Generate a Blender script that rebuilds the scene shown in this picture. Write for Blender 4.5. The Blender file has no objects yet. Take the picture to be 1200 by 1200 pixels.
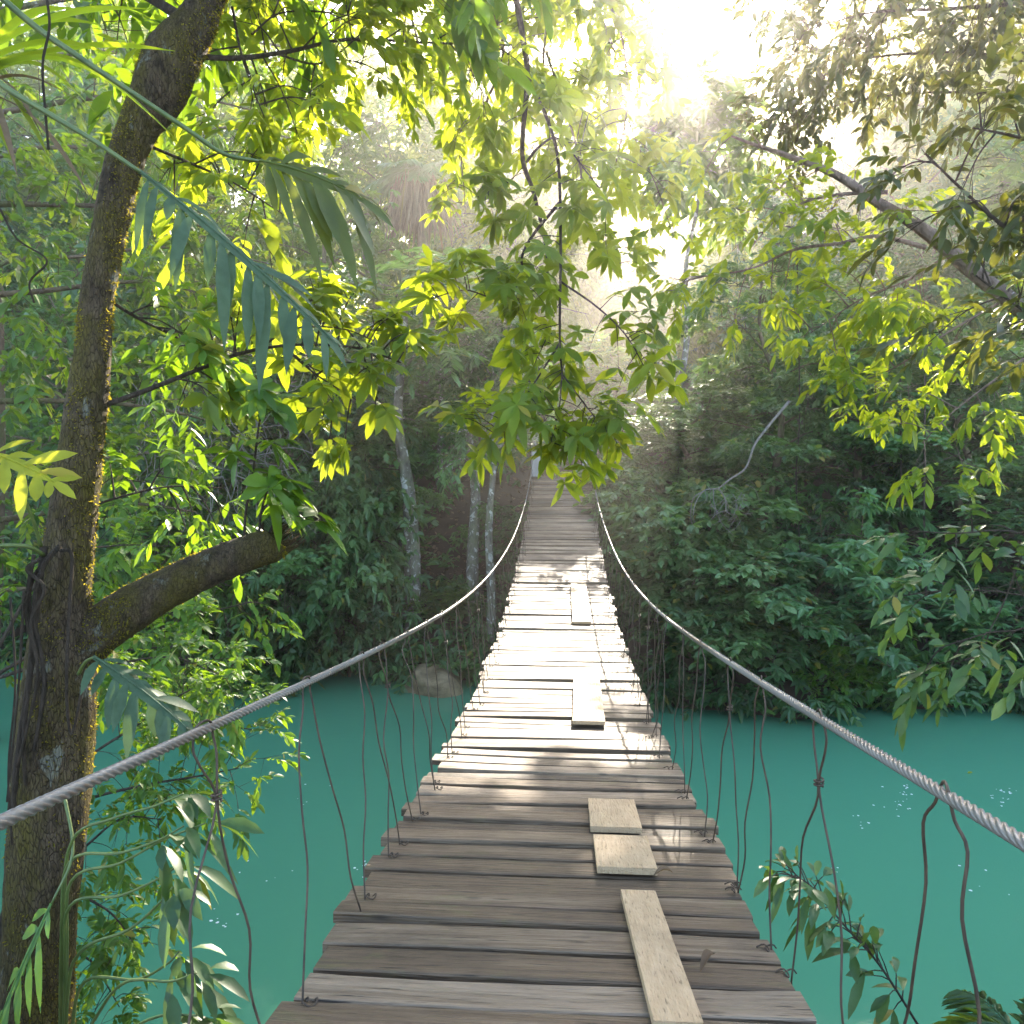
import bpy, math, random
import numpy as np
from mathutils import Vector, Matrix

rng = np.random.default_rng(7)
random.seed(7)
scene = bpy.context.scene
COL = scene.collection
UP = np.array([0.0, 0.0, 1.0])

# ------------------------------------------------------------------ camera
EYE = 5.0
F = 900.0
YAW, PITCH = math.radians(3.8), math.radians(3.5)
cam_data = bpy.data.cameras.new('camera')
cam = bpy.data.objects.new('camera', cam_data)
COL.objects.link(cam)
cam_data.sensor_width = 36.0
cam_data.lens = 36.0 * F / 1200.0
cam_data.clip_start = 0.05
cam_data.clip_end = 2000
cam.location = (0, 0, EYE)
cam.rotation_euler = (math.pi / 2 - PITCH, 0, YAW)
scene.camera = cam
CM = Matrix.Translation((0, 0, EYE)) @ cam.rotation_euler.to_matrix().to_4x4()
CMn = np.array(CM)


def P(px, py, d):
    """photo pixel (1200 grid) and depth in metres -> place in the world"""
    v = CMn @ np.array([(px - 600) / F * d, -(py - 600) / F * d, -d, 1.0])
    return v[:3]


def PL(seq):
    return np.array([P(*s) for s in seq])


sun_dir = P(820, 85, 1.0) - np.array([0, 0, EYE])
sun_dir /= np.linalg.norm(sun_dir)
SUN_EL = math.asin(sun_dir[2])
SUN_AZ = math.atan2(sun_dir[0], sun_dir[1])


# ------------------------------------------------------------------ helpers
def nrm(a):
    return a / np.maximum(np.linalg.norm(a, axis=-1, keepdims=True), 1e-9)


def smooth(pts, k=6):
    p = np.asarray(pts, float)
    if len(p) < 3:
        t = np.linspace(0, 1, k + 1)[:, None]
        return p[0] * (1 - t) + p[-1] * t
    q = np.vstack([2 * p[0] - p[1], p, 2 * p[-1] - p[-2]])
    out = []
    for i in range(1, len(q) - 2):
        a, b, c, d = q[i - 1], q[i], q[i + 1], q[i + 2]
        for t in np.linspace(0, 1, k, endpoint=False):
            out.append(0.5 * ((2 * b) + (-a + c) * t + (2 * a - 5 * b + 4 * c - d) * t * t + (-a + 3 * b - 3 * c + d) * t ** 3))
    out.append(p[-1])
    return np.array(out)


def smooth1(v, k=6):
    v = np.asarray(v, float)
    n = (len(v) - 1) * k + 1 if len(v) > 2 else k + 1
    return np.interp(np.linspace(0, 1, n), np.linspace(0, 1, len(v)), v)


class MB:
    def __init__(s):
        s.v, s.q, s.t, s.qt, s.tt, s.n = [], [], [], [], [], 0

    def add(s, v, quads=None, tris=None, tint=0.5):
        v = np.asarray(v, float).reshape(-1, 3)
        if quads is not None and len(quads):
            quads = np.asarray(quads, int).reshape(-1, 4)
            s.q.append(quads + s.n)
            s.qt.append(np.broadcast_to(np.asarray(tint, float), (len(quads),)))
        if tris is not None and len(tris):
            tris = np.asarray(tris, int).reshape(-1, 3)
            s.t.append(tris + s.n)
            s.tt.append(np.broadcast_to(np.asarray(tint, float), (len(tris),)))
        s.v.append(v)
        s.n += len(v)
        return s

    def tube(s, pts, r, sides=8, cap=True, tint=0.5, twist=0.0, lobes=0, lob=0.0, rough=0.0, g=None):
        p = np.asarray(pts, float)
        n = len(p)
        r = np.broadcast_to(np.asarray(r, float), (n,))
        T = np.gradient(p, axis=0)
        T = nrm(T)
        u = np.cross(T[0], UP)
        if np.linalg.norm(u) < 0.1:
            u = np.cross(T[0], [1.0, 0, 0])
        u = u / np.linalg.norm(u)
        U = np.zeros_like(p)
        for i in range(n):
            u = u - T[i] * np.dot(u, T[i])
            u = u / max(np.linalg.norm(u), 1e-9)
            U[i] = u
        V = np.cross(T, U)
        a = np.linspace(0, 2 * np.pi, sides, endpoint=False)
        L = np.concatenate([[0], np.cumsum(np.linalg.norm(np.diff(p, axis=0), axis=1))])
        A = a[None, :] + (L * twist)[:, None]
        R = r[:, None] * np.ones((1, sides))
        if lobes:
            R = R * (1 - lob + lob * np.abs(np.cos(lobes * a * 0.5)))[None, :]
        if rough:
            gg = g or rng
            R = R * (1 + rough * gg.normal(size=R.shape))
        ring = p[:, None, :] + R[..., None] * (np.cos(A)[..., None] * U[:, None, :] + np.sin(A)[..., None] * V[:, None, :])
        v = ring.reshape(-1, 3)
        i = np.arange(n - 1)[:, None] * sides
        j = np.arange(sides)[None, :]
        k = (j + 1) % sides
        q = np.stack([i + j, i + k, i + sides + k, i + sides + j], -1).reshape(-1, 4)
        tr = None
        if cap:
            v = np.vstack([v, p[0], p[-1]])
            c0, c1 = n * sides, n * sides + 1
            jj = np.arange(sides)
            kk = (jj + 1) % sides
            b = (n - 1) * sides
            tr = np.vstack([np.stack([kk, jj, np.full(sides, c0)], -1), np.stack([b + jj, b + kk, np.full(sides, c1)], -1)])
        return s.add(v, q, tr, tint)

    def build(s, name, mat, parent=None, smooth_=True):
        v = np.vstack(s.v)
        q = np.vstack(s.q) if s.q else np.zeros((0, 4), int)
        t = np.vstack(s.t) if s.t else np.zeros((0, 3), int)
        tint = np.concatenate(s.qt + s.tt)
        me = bpy.data.meshes.new(name)
        me.vertices.add(len(v))
        me.vertices.foreach_set('co', v.astype(np.float32).ravel())
        nl = q.size + t.size
        me.loops.add(nl)
        me.loops.foreach_set('vertex_index', np.concatenate([q.ravel(), t.ravel()]).astype(np.int32))
        me.polygons.add(len(q) + len(t))
        ls = np.concatenate([np.arange(len(q)) * 4, q.size + np.arange(len(t)) * 3]).astype(np.int32)
        me.polygons.foreach_set('loop_start', ls)
        me.polygons.foreach_set('use_smooth', np.full(len(q) + len(t), smooth_))
        me.update(calc_edges=True)
        me.validate()
        at = me.attributes.new('tint', 'FLOAT', 'FACE')
        if len(at.data) == len(tint):
            at.data.foreach_set('value', tint.astype(np.float32))
        me.materials.append(mat)
        o = bpy.data.objects.new(name, me)
        COL.objects.link(o)
        if parent is not None:
            o.parent = parent
            o.matrix_parent_inverse = Matrix.Identity(4)
        return o


def localise(root):
    """children were built in world coordinates: bring them under a root that stands at its base"""
    L = root.location.copy()
    for c in root.children:
        c.data.transform(Matrix.Translation(-L))
        for g in c.children:
            g.data.transform(Matrix.Translation(-L))


def tag(o, label=None, cat=None, group=None, kind=None):
    if label: o['label'] = label
    if cat: o['category'] = cat
    if group: o['group'] = group
    if kind: o['kind'] = kind
    return o


def empty(name, loc, label, cat, group=None):
    o = bpy.data.objects.new(name, None)
    COL.objects.link(o)
    o.location = Vector(loc)
    o.empty_display_size = 0.2
    return tag(o, label, cat, group)


class Leaves:
    """many leaves, each a small folded and drooping blade with its own direction and tint"""
    def __init__(s):
        s.a = []

    def add(s, B, D, N, L, W, droop=0.2, tint=0.5):
        B = np.asarray(B, float).reshape(-1, 3)
        n = len(B)
        f = lambda x: np.broadcast_to(np.asarray(x, float), (n,))
        s.a.append((B, np.broadcast_to(nrm(np.asarray(D, float)), (n, 3)), np.broadcast_to(np.asarray(N, float), (n, 3)), f(L), f(W), f(droop), f(tint)))

    def arrays(s):
        r = [np.concatenate(x) for x in zip(*s.a)]
        r[6] = np.where(rng.random(len(r[6])) < 0.018, 1.2, r[6])
        r[3] = r[3] * np.where(rng.random(len(r[3])) < 0.25, rng.uniform(.5, .8, len(r[3])), 1)
        return r

    def mesh(s, mb, hi=True, fold=0.25, wav=0.0):
        B, D, N, L, W, dr, ti = s.arrays()
        S = nrm(np.cross(D, N))
        N = np.cross(S, D)
        n = len(B)
        L1, W1 = L[:, None], W[:, None] * 0.5
        dz = -(dr * L)[:, None] * UP
        if hi:
            ts = [0.0, 0.24, 0.54, 0.8, 1.0]
            hw = [0.05, 0.62, 1.0, 0.7, 0.0]
            rows = []
            for t, h in zip(ts, hw):
                M = B + D * L1 * t + dz * t * t
                if h == 0:
                    rows.append(M[:, None])
                else:
                    j = 1 + wav * rng.normal(size=(n, 1)) if wav else 1
                    rows.append(np.stack([M - S * W1 * h * j + N * W1 * h * fold, M, M + S * W1 * h * j + N * W1 * h * fold], 1))
            v = np.concatenate(rows, 1)            # 13 per leaf
            base = np.array([[0, 3, 4, 1], [1, 4, 5, 2], [3, 6, 7, 4], [4, 7, 8, 5], [6, 9, 10, 7], [7, 10, 11, 8]])
            tri = np.array([[9, 12, 10], [10, 12, 11]])
            off = np.arange(n)[:, None, None] * 13
            mb.add(v.reshape(-1, 3), None, None)
            k = mb.n - n * 13
            mb.q.append((base[None] + off).reshape(-1, 4) + k); mb.qt.append(np.repeat(ti, 6))
            mb.t.append((tri[None] + off).reshape(-1, 3) + k); mb.tt.append(np.repeat(ti, 2))
        else:
            W2 = W1 * 1.12
            M = B + D * L1 * 0.32 + dz * 0.1
            M2 = B + D * L1 * 0.70 + dz * 0.5
            T = B + D * L1 + dz
            v = np.stack([B, M - S * W2 + N * W2 * fold, M + S * W2 + N * W2 * fold, M2 - S * W2 * .8 + N * W2 * fold, M2 + S * W2 * .8 + N * W2 * fold, T], 1)
            tri = np.array([[0, 5, 3], [0, 3, 1], [0, 2, 4], [0, 4, 5]])
            off = np.arange(n)[:, None, None] * 6
            mb.add(v.reshape(-1, 3), None, None)
            k = mb.n - n * 6
            mb.t.append((tri[None] + off).reshape(-1, 3) + k); mb.tt.append(np.repeat(ti, 4))

    def build(s, name, mat, parent=None, hi=True, fold=0.25):
        mb = MB()
        s.mesh(mb, hi, fold)
        return mb.build(name, mat, parent, smooth_=hi)


def sprigs(lv, C, D, nl=9, twig=0.55, L=0.22, W=0.08, spread=0.9, droop=0.35, tint=None, g=None, jit=0.25):
    """leafy twigs: leaves set alternately along a short twig that starts at C and runs along D"""
    g = g or rng
    C = np.asarray(C, float).reshape(-1, 3)
    D = nrm(np.asarray(D, float).reshape(-1, 3))
    n = len(C)
    S = nrm(np.cross(D, UP) + 1e-3)
    ti = g.uniform(0.15, 0.85, n) if tint is None else np.broadcast_to(tint, (n,))
    sc = g.uniform(0.75, 1.2, (n, 1))
    for j in range(nl):
        t = (j + 0.5) / nl
        sd = (1 if j % 2 else -1) * (1 - 0.55 * t)
        if j == nl - 1: sd = 0
        B = C + D * twig * t * sc - UP * twig * 0.25 * t * t * sc
        d = D * (0.45 + 0.5 * t) + S * sd * spread + g.normal(size=(n, 3)) * jit
        d[:, 2] -= 0.15
        N = UP + g.normal(size=(n, 3)) * 0.45
        l = L * g.uniform(0.7, 1.25, n) * sc[:, 0]
        lv.add(B, d, N, l, l * W / L, droop * g.uniform(0.3, 1.6, n), np.clip(ti + g.normal(size=n) * 0.13, 0, 1))


def whorls(lv, C, D, k=7, L=0.26, W=0.085, droop=0.45, tint=None, g=None, lean=0.3):
    """palmate leaves: leaflets radiating from the end of a stalk"""
    g = g or rng
    C = np.asarray(C, float).reshape(-1, 3)
    D = nrm(np.asarray(D, float).reshape(-1, 3))
    n = len(C)
    A = nrm(UP + D * 0.5 + g.normal(size=(n, 3)) * 0.5)
    U = nrm(np.cross(A, D + 1e-3))
    V = np.cross(A, U)
    ti = g.uniform(0.15, 0.85, n) if tint is None else np.broadcast_to(tint, (n,))
    ph = g.uniform(0, 6.28, n)
    sc = g.uniform(0.75, 1.2, n)
    for j in range(k):
        a = (ph + 6.283 * j / k + g.normal(size=n) * 0.28)[:, None]
        d = np.cos(a) * U + np.sin(a) * V + D * lean + g.normal(size=(n, 3)) * 0.12
        d[:, 2] -= 0.1
        l = L * sc * g.uniform(0.6, 1.2, n)
        lv.add(C, d, A + g.normal(size=(n, 3)) * 0.2, l, l * W / L, droop * g.uniform(0.5, 1.5, n), np.clip(ti + g.normal(size=n) * 0.07, 0, 1))


# ------------------------------------------------------------------ materials
def mat_new(name):
    m = bpy.data.materials.new(name)
    m.use_nodes = True
    nt = m.node_tree
    nt.nodes.clear()
    return m, nt, nt.nodes.new('ShaderNodeOutputMaterial')


def ramp(nt, fac, stops):
    r = nt.nodes.new('ShaderNodeValToRGB')
    e = r.color_ramp.elements
    while len(e) < len(stops): e.new(0.5)
    for k, (p, c) in enumerate(stops):
        e[k].position = p
        e[k].color = (*c, 1)
    nt.links.new(fac, r.inputs[0])
    return r.outputs[0]


def noise(nt, scale, detail=4, rough=0.55, vec=None, dist=0.0):
    n = nt.nodes.new('ShaderNodeTexNoise')
    n.inputs['Scale'].default_value = scale
    n.inputs['Detail'].default_value = detail
    n.inputs['Roughness'].default_value = rough
    n.inputs['Distortion'].default_value = dist
    if vec is not None: nt.links.new(vec, n.inputs['Vector'])
    return n.outputs['Fac']


def mapped(nt, scale, coord='Object'):
    tc = nt.nodes.new('ShaderNodeTexCoord')
    mp = nt.nodes.new('ShaderNodeMapping')
    mp.inputs['Scale'].default_value = scale
    nt.links.new(tc.outputs[coord], mp.inputs['Vector'])
    return mp.outputs[0]


def math_(nt, op, a, b=None, c=None):
    n = nt.nodes.new('ShaderNodeMath')
    n.operation = op
    for i, x in enumerate((a, b, c)):
        if x is None: continue
        if isinstance(x, (int, float)): n.inputs[i].default_value = x
        else: nt.links.new(x, n.inputs[i])
    return n.outputs[0]


def mixc(nt, fac, a, b, mode='MIX'):
    n = nt.nodes.new('ShaderNodeMix')
    n.data_type = 'RGBA'
    n.blend_type = mode
    for sock, x in ((n.inputs[0], fac), (n.inputs[6], a), (n.inputs[7], b)):
        if isinstance(x, (int, float)): sock.default_value = x
        elif isinstance(x, tuple): sock.default_value = (*x, 1)
        else: nt.links.new(x, sock)
    return n.outputs[2]


def bump(nt, h, strength=0.4, dist=0.02):
    b = nt.nodes.new('ShaderNodeBump')
    b.inputs['Strength'].default_value = strength
    b.inputs['Distance'].default_value = dist
    nt.links.new(h, b.inputs['Height'])
    return b.outputs[0]


def principled(nt, out, col, rough=0.6, spec=0.4, normal=None):
    p = nt.nodes.new('ShaderNodeBsdfPrincipled')
    if isinstance(col, tuple): p.inputs['Base Color'].default_value = (*col, 1)
    else: nt.links.new(col, p.inputs['Base Color'])
    if isinstance(rough, (int, float)): p.inputs['Roughness'].default_value = rough
    else: nt.links.new(rough, p.inputs['Roughness'])
    p.inputs['Specular IOR Level'].default_value = spec
    if normal is not None: nt.links.new(normal, p.inputs['Normal'])
    if out is not None: nt.links.new(p.outputs[0], out.inputs['Surface'])
    return p


def tint_attr(nt):
    a = nt.nodes.new('ShaderNodeAttribute')
    a.attribute_name = 'tint'
    return a.outputs['Fac']


def leaf_mat(name, dark, mid, light, trans=(0.30, 0.42, 0.02), tfac=0.45, rough=0.46, spec=0.32, vary=0.25):
    m, nt, out = mat_new(name)
    oi = nt.nodes.new('ShaderNodeObjectInfo')
    t = math_(nt, 'ADD', tint_attr(nt), math_(nt, 'MULTIPLY', math_(nt, 'SUBTRACT', oi.outputs['Random'], 0.5), vary))
    col = ramp(nt, t, [(0.0, dark), (0.5, mid), (1.0, light)])
    mott = ramp(nt, noise(nt, 22, 3, 0.6, mapped(nt, (1, 1, 1))), [(0.3, (0.72, 0.74, 0.7)), (0.7, (1.2, 1.18, 1.15))])
    col = mixc(nt, 1.0, col, mott, 'MULTIPLY')
    old = math_(nt, 'GREATER_THAN', tint_attr(nt), 1.05)
    col = mixc(nt, old, col, (0.23, 0.17, 0.03))
    p = principled(nt, None, col, rough, spec)
    tr = nt.nodes.new('ShaderNodeBsdfTranslucent')
    tc = mixc(nt, t, tuple(x * 0.7 for x in trans), tuple(min(1, x * 1.25) for x in trans))
    nt.links.new(tc, tr.inputs[0])
    mx = nt.nodes.new('ShaderNodeMixShader')
    mx.inputs[0].default_value = tfac
    nt.links.new(p.outputs[0], mx.inputs[1])
    nt.links.new(tr.outputs[0], mx.inputs[2])
    nt.links.new(mx.outputs[0], out.inputs['Surface'])
    return m


LF_DARK = leaf_mat('leaf_deep_green', (0.02, 0.06, 0.022), (0.055, 0.14, 0.048), (0.115, 0.235, 0.075), (0.17, 0.31, 0.025), 0.42, 0.42, 0.5)
LF_SAGE = leaf_mat('leaf_sage_green', (0.028, 0.068, 0.022), (0.078, 0.15, 0.052), (0.145, 0.235, 0.09), (0.19, 0.30, 0.03), 0.4, 0.42, 0.5)
LF_BLUE = leaf_mat('leaf_blue_green', (0.026, 0.075, 0.03), (0.07, 0.155, 0.058), (0.135, 0.25, 0.10), (0.14, 0.28, 0.04), 0.38, 0.44, 0.5)
LF_MID = leaf_mat('leaf_fresh_green', (0.024, 0.065, 0.012), (0.05, 0.115, 0.016), (0.09, 0.175, 0.022), (0.24, 0.38, 0.012), 0.42)
LF_YEL = leaf_mat('leaf_yellow_green', (0.05, 0.09, 0.012), (0.08, 0.14, 0.016), (0.12, 0.19, 0.02), (0.46, 0.53, 0.02), 0.53)
LF_SHADE = leaf_mat('leaf_olive_shaded', (0.025, 0.03, 0.012), (0.04, 0.055, 0.018), (0.055, 0.085, 0.025), (0.20, 0.20, 0.02), 0.36, 0.5, 0.3)  # olive leaves, shade of the upper right corner put into the dark tone
LF_SHEEN = leaf_mat('leaf_glossy_green', (0.025, 0.06, 0.02), (0.045, 0.095, 0.03), (0.08, 0.14, 0.045), (0.17, 0.27, 0.02), 0.33, 0.45, 0.4)
LF_GREY = leaf_mat('leaf_grey_green', (0.04, 0.07, 0.04), (0.062, 0.10, 0.058), (0.09, 0.135, 0.08), (0.13, 0.20, 0.035), 0.3, 0.55, 0.15)
LF_OLIVE = leaf_mat('leaf_olive', (0.04, 0.055, 0.012), (0.06, 0.08, 0.015), (0.09, 0.12, 0.02), (0.25, 0.28, 0.02), 0.35)
LF_MOSS = leaf_mat('moss_blades', (0.05, 0.05, 0.008), (0.09, 0.085, 0.014), (0.14, 0.125, 0.02), (0.42, 0.34, 0.03), 0.5, .8, .1)
LF_GOLD = leaf_mat('leaf_golden', (0.16, 0.16, 0.015), (0.26, 0.26, 0.02), (0.32, 0.33, 0.03), (0.60, 0.58, 0.03), 0.5)
LF_DRY = leaf_mat('leaf_dry_brown', (0.10, 0.06, 0.035), (0.19, 0.13, 0.08), (0.30, 0.23, 0.15), (0.28, 0.18, 0.08), 0.3, 0.7, 0.2)
STEM_GREEN = mat_new('stem_green')
principled(STEM_GREEN[1], STEM_GREEN[2], ramp(STEM_GREEN[1], noise(STEM_GREEN[1], 14), [(0.3, (0.05, 0.08, 0.02)), (0.7, (0.11, 0.14, 0.035))]), 0.45)
STEM_GREEN = STEM_GREEN[0]


def bark(name, base, dark, moss=None, mossf=0.5, lichen=None, lichf=0.62, scale=9.0):
    m, nt, out = mat_new(name)
    vec = mapped(nt, (scale, scale, scale * 0.35))
    n1 = noise(nt, 1.6, 8, 0.65, vec)
    n2 = noise(nt, 1.0, 9, 0.7, mapped(nt, (3.6, 3.6, 2.0)))
    n3 = noise(nt, 5.5, 5, 0.6, mapped(nt, (1.4, 1.4, 0.9)), 0.6)
    c = ramp(nt, n1, [(0.3, dark), (0.62, base), (0.85, tuple(x * 1.5 for x in base))])
    if moss:
        f = ramp(nt, n2, [(mossf - 0.08, (0, 0, 0)), (mossf + 0.1, (1, 1, 1))])
        c = mixc(nt, f, c, mixc(nt, noise(nt, 60, 3), moss, tuple(x * 2.0 for x in moss)))
    if lichen:
        f = ramp(nt, n3, [(lichf, (0, 0, 0)), (lichf + 0.05, (1, 1, 1))])
        c = mixc(nt, f, c, lichen)
    h = math_(nt, 'ADD', n1, math_(nt, 'MULTIPLY', noise(nt, 45, 5, .7), 0.8))
    if moss and scale > 10:
        vo = nt.nodes.new('ShaderNodeTexVoronoi')
        vo.feature = 'DISTANCE_TO_EDGE'
        mp = nt.nodes.new('ShaderNodeVectorMath')
        mp.operation = 'ADD'
        nt.links.new(mapped(nt, (75, 75, 20)), mp.inputs[0])
        nz = nt.nodes.new('ShaderNodeTexNoise')
        nz.inputs['Scale'].default_value = 30
        nt.links.new(nz.outputs['Color'], mp.inputs[1])
        nt.links.new(mp.outputs[0], vo.inputs['Vector'])
        vo.inputs['Scale'].default_value = 1.0
        cr_ = ramp(nt, vo.outputs['Distance'], [(0.0, (.35, .35, .35)), (0.10, (1, 1, 1))])
        c = mixc(nt, cr_, tuple(x * 1.2 for x in dark), c)
        h = math_(nt, 'ADD', h, math_(nt, 'MULTIPLY', cr_, 0.35))
    principled(nt, out, c, 0.9, 0.15, bump(nt, h, 1.0, 0.06))
    return m


BARK_MOSS = bark('mossy_bark', (0.14, 0.10, 0.06), (0.022, 0.015, 0.009), (0.075, 0.06, 0.012), 0.50, (0.19, 0.185, 0.14), 0.62, 14)
BARK_PALE = bark('pale_spotted_bark', (0.24, 0.21, 0.17), (0.08, 0.065, 0.05), (0.10, 0.11, 0.05), 0.56, (0.50, 0.48, 0.44), 0.55, 6)
BARK_BROWN = bark('brown_bark', (0.16, 0.115, 0.075), (0.05, 0.035, 0.025), (0.07, 0.08, 0.025), 0.55, (0.3, 0.3, 0.26), 0.66, 6)
BARK_LIMB = bark('pinkish_limb_bark', (0.24, 0.175, 0.135), (0.10, 0.07, 0.05), None, 0.5, (0.4, 0.36, 0.32), 0.66, 8)
TWIG = bark('twig_bark', (0.10, 0.075, 0.055), (0.04, 0.03, 0.02), None, 0.5, None, 0.6, 20)
TWIG_PALE = bark('dead_twig_bark', (0.30, 0.265, 0.225), (0.14, 0.12, 0.10), None, 0.5, None, 0.6, 10)


def wood_mat(name, cols, stain=0.5, moss=True, rough=0.6, ax=0):
    sw = lambda v: v if ax == 0 else (v[1], v[0], v[2])
    m, nt, out = mat_new(name)
    g = mapped(nt, sw((1.6, 42, 42)))
    n1 = noise(nt, 1.0, 8, 0.65, g, 0.4)
    n2 = noise(nt, 2.3, 5, 0.6, mapped(nt, (1, 1.6, 1)))
    n3 = noise(nt, 1.0, 3, 0.5, mapped(nt, sw((7, 130, 130))))
    t = tint_attr(nt)
    f = math_(nt, 'ADD', math_(nt, 'MULTIPLY', n1, 0.75), math_(nt, 'MULTIPLY', math_(nt, 'SUBTRACT', t, 0.5), 0.45))
    c = ramp(nt, f, [(0.12, cols[0]), (0.36, cols[1]), (0.6, cols[2])])
    c = mixc(nt, ramp(nt, n3, [(0.28, (1, 1, 1)), (0.40, (0, 0, 0))]), c, tuple(x * (0.4 if ax == 0 else 0.75) for x in cols[0]))
    c = mixc(nt, ramp(nt, n2, [(0.48, (0, 0, 0)), (0.72, (stain, stain, stain))]), c, tuple(x * 0.45 for x in cols[1]))
    if moss:
        n4 = noise(nt, 3.1, 6, 0.65, mapped(nt, (1, 2, 1)), 1.0)
        c = mixc(nt, ramp(nt, n4, [(0.58, (0, 0, 0)), (0.72, (0.5, 0.5, 0.5))]), c, (0.10, 0.095, 0.03))
    vo = nt.nodes.new('ShaderNodeTexVoronoi')
    vo.inputs['Scale'].default_value = 1.0
    nt.links.new(mapped(nt, sw((2.6, 9.0, 9.0) if ax == 0 else (2.2, 2.2, 2.2))), vo.inputs['Vector'])
    c = mixc(nt, ramp(nt, vo.outputs['Distance'], [(0.03, (0.7, 0.7, 0.7)), (0.11 if ax == 0 else 0.05, (0, 0, 0))]), c, tuple(x * 0.5 for x in cols[0]))
    h = math_(nt, 'ADD', n1, n3)
    r = ramp(nt, n2, [(0.3, (rough - 0.12,) * 3), (0.7, (rough + 0.2,) * 3)])
    principled(nt, out, c, r, 0.32, bump(nt, h, 0.8, 0.010))
    return m


WOOD = wood_mat('weathered_plank_wood', ((0.024, 0.015, 0.008), (0.115, 0.074, 0.041), (0.245, 0.178, 0.115)), rough=0.56)
BOARD = wood_mat('pale_new_board_wood', ((0.28, 0.18, 0.09), (0.41, 0.275, 0.15), (0.48, 0.335, 0.195)), 0.45, False, 0.6, 1)

m, nt, out = mat_new('galvanised_cable')
principled(nt, out, ramp(nt, noise(nt, 9, 4), [(0.34, (0.13, 0.085, 0.055)), (0.46, (0.15, 0.135, 0.115)), (0.7, (0.28, 0.265, 0.24))]), 0.45, 0.5).inputs['Metallic'].default_value = 0.35
CABLE = m
m, nt, out = mat_new('rusty_wire')
principled(nt, out, ramp(nt, noise(nt, 12, 4), [(0.35, (0.028, 0.018, 0.011)), (0.7, (0.085, 0.055, 0.033))]), 0.65, 0.3).inputs['Metallic'].default_value = 0.0
WIRE = m
m, nt, out = mat_new('weathered_concrete')
nn = noise(nt, 3, 7, 0.65)
principled(nt, out, ramp(nt, nn, [(0.3, (0.22, 0.22, 0.215)), (0.6, (0.42, 0.42, 0.41)), (0.8, (0.52, 0.52, 0.5))]), 0.85, 0.2, bump(nt, nn, 0.3))
CONCRETE = m
m, nt, out = mat_new('tan_rock')
nn = noise(nt, 2.5, 8, 0.65)
principled(nt, out, ramp(nt, nn, [(0.32, (0.09, 0.062, 0.03)), (0.58, (0.30, 0.22, 0.125)), (0.8, (0.40, 0.31, 0.19))]), 0.85, 0.2, bump(nt, nn, 0.8, 0.08))
ROCK = m
m, nt, out = mat_new('forest_soil')
nn = noise(nt, 1.2, 8, 0.7)
n2 = noise(nt, 9, 6, 0.7)
c = ramp(nt, nn, [(0.35, (0.03, 0.022, 0.014)), (0.55, (0.085, 0.055, 0.036)), (0.75, (0.14, 0.095, 0.06))])
c = mixc(nt, ramp(nt, n2, [(0.5, (0, 0, 0)), (0.62, (0.8, 0.8, 0.8))]), c, (0.17, 0.12, 0.075))
principled(nt, out, c, 0.95, 0.1, bump(nt, n2, 0.8, 0.08))
SOIL = m
m, nt, out = mat_new('milky_turquoise_water')
w1 = noise(nt, 0.55, 3, 0.5, mapped(nt, (1, 1.5, 1)))
w2 = noise(nt, 5.0, 4, 0.55, mapped(nt, (1, 1.6, 1)))
w3 = noise(nt, 0.22, 7, 0.6)
c = ramp(nt, w3, [(0.35, (0.050, 0.185, 0.106)), (0.65, (0.078, 0.25, 0.136))])
h = math_(nt, 'ADD', w1, math_(nt, 'MULTIPLY', w2, 0.22))
p = principled(nt, out, c, 0.05, 0.5, bump(nt, h, 0.30, 0.035))
p.inputs['IOR'].default_value = 1.33
WATER = m

# ------------------------------------------------------------------ ground and water
def shore_far(x):
    x = np.asarray(x, float)
    s = 1 / (1 + np.exp(-(x - 1.2) * 1.5))
    return 17.6 - 2.1 * s + 0.35 * np.sin(x * 0.9 + 1) + 0.2 * np.sin(x * 2.3) + 0.004 * (x + 2) ** 2


def shore_near(x):
    x = np.asarray(x, float)
    return 4.4 + np.clip(-x - 6.0, 0, 4) * 1.9 + np.clip(x - 5.5, 0, 3) * 0.7


def ground_z(x, y):
    x = np.asarray(x, float); y = np.asarray(y, float)
    t = y - shore_far(x)
    zf = np.where(t < 4.4, 1.03 * t, 4.53 + (t - 4.4) * 0.24)
    zf = np.where(t < 0, np.maximum(t * 1.2, -2.2), zf)
    u = shore_near(x) - y
    zn = np.where(u < 3.8, 0.85 * u, 3.23 + (u - 3.8) * 0.05)
    zn = np.where(u < 0, np.maximum(u * 1.2, -2.2), zn)
    bumps = 0.16 * np.sin(x * 1.7 + y * 0.8) + 0.12 * np.sin(x * 0.6 - y * 1.9 + 2) + 0.06 * np.sin(4 * x + 3 * y)
    return np.maximum(zf, zn) + bumps * np.clip(np.maximum(t, u), 0, 1.5)


gx = np.concatenate([np.linspace(-400, -32, 14), np.linspace(-30, 30, 181), np.linspace(32, 400, 14)])
gy = np.concatenate([np.linspace(-400, -12, 14), np.linspace(-10, 50, 181), np.linspace(53, 400, 14)])
X, Y = np.meshgrid(gx, gy)
Z = ground_z(X, Y)
nx, ny = len(gx), len(gy)
i, j = np.meshgrid(np.arange(nx - 1), np.arange(ny - 1))
a = (j * nx + i).ravel()
ground = MB().add(np.stack([X, Y, Z], -1).reshape(-1, 3), np.stack([a, a + 1, a + nx + 1, a + nx], -1)).build('ground', SOIL)
tag(ground, 'brown earth of the river banks and the forest hillside', 'ground', kind='structure')
wx = np.linspace(-400, 400, 3)
water = MB().add([[-400, -30, 0], [400, -30, 0], [400, 30, 0], [-400, 30, 0]], [[0, 1, 2, 3]]).build('water', WATER)
tag(water, 'calm milky turquoise river water under the bridge', 'water', kind='structure')

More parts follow.
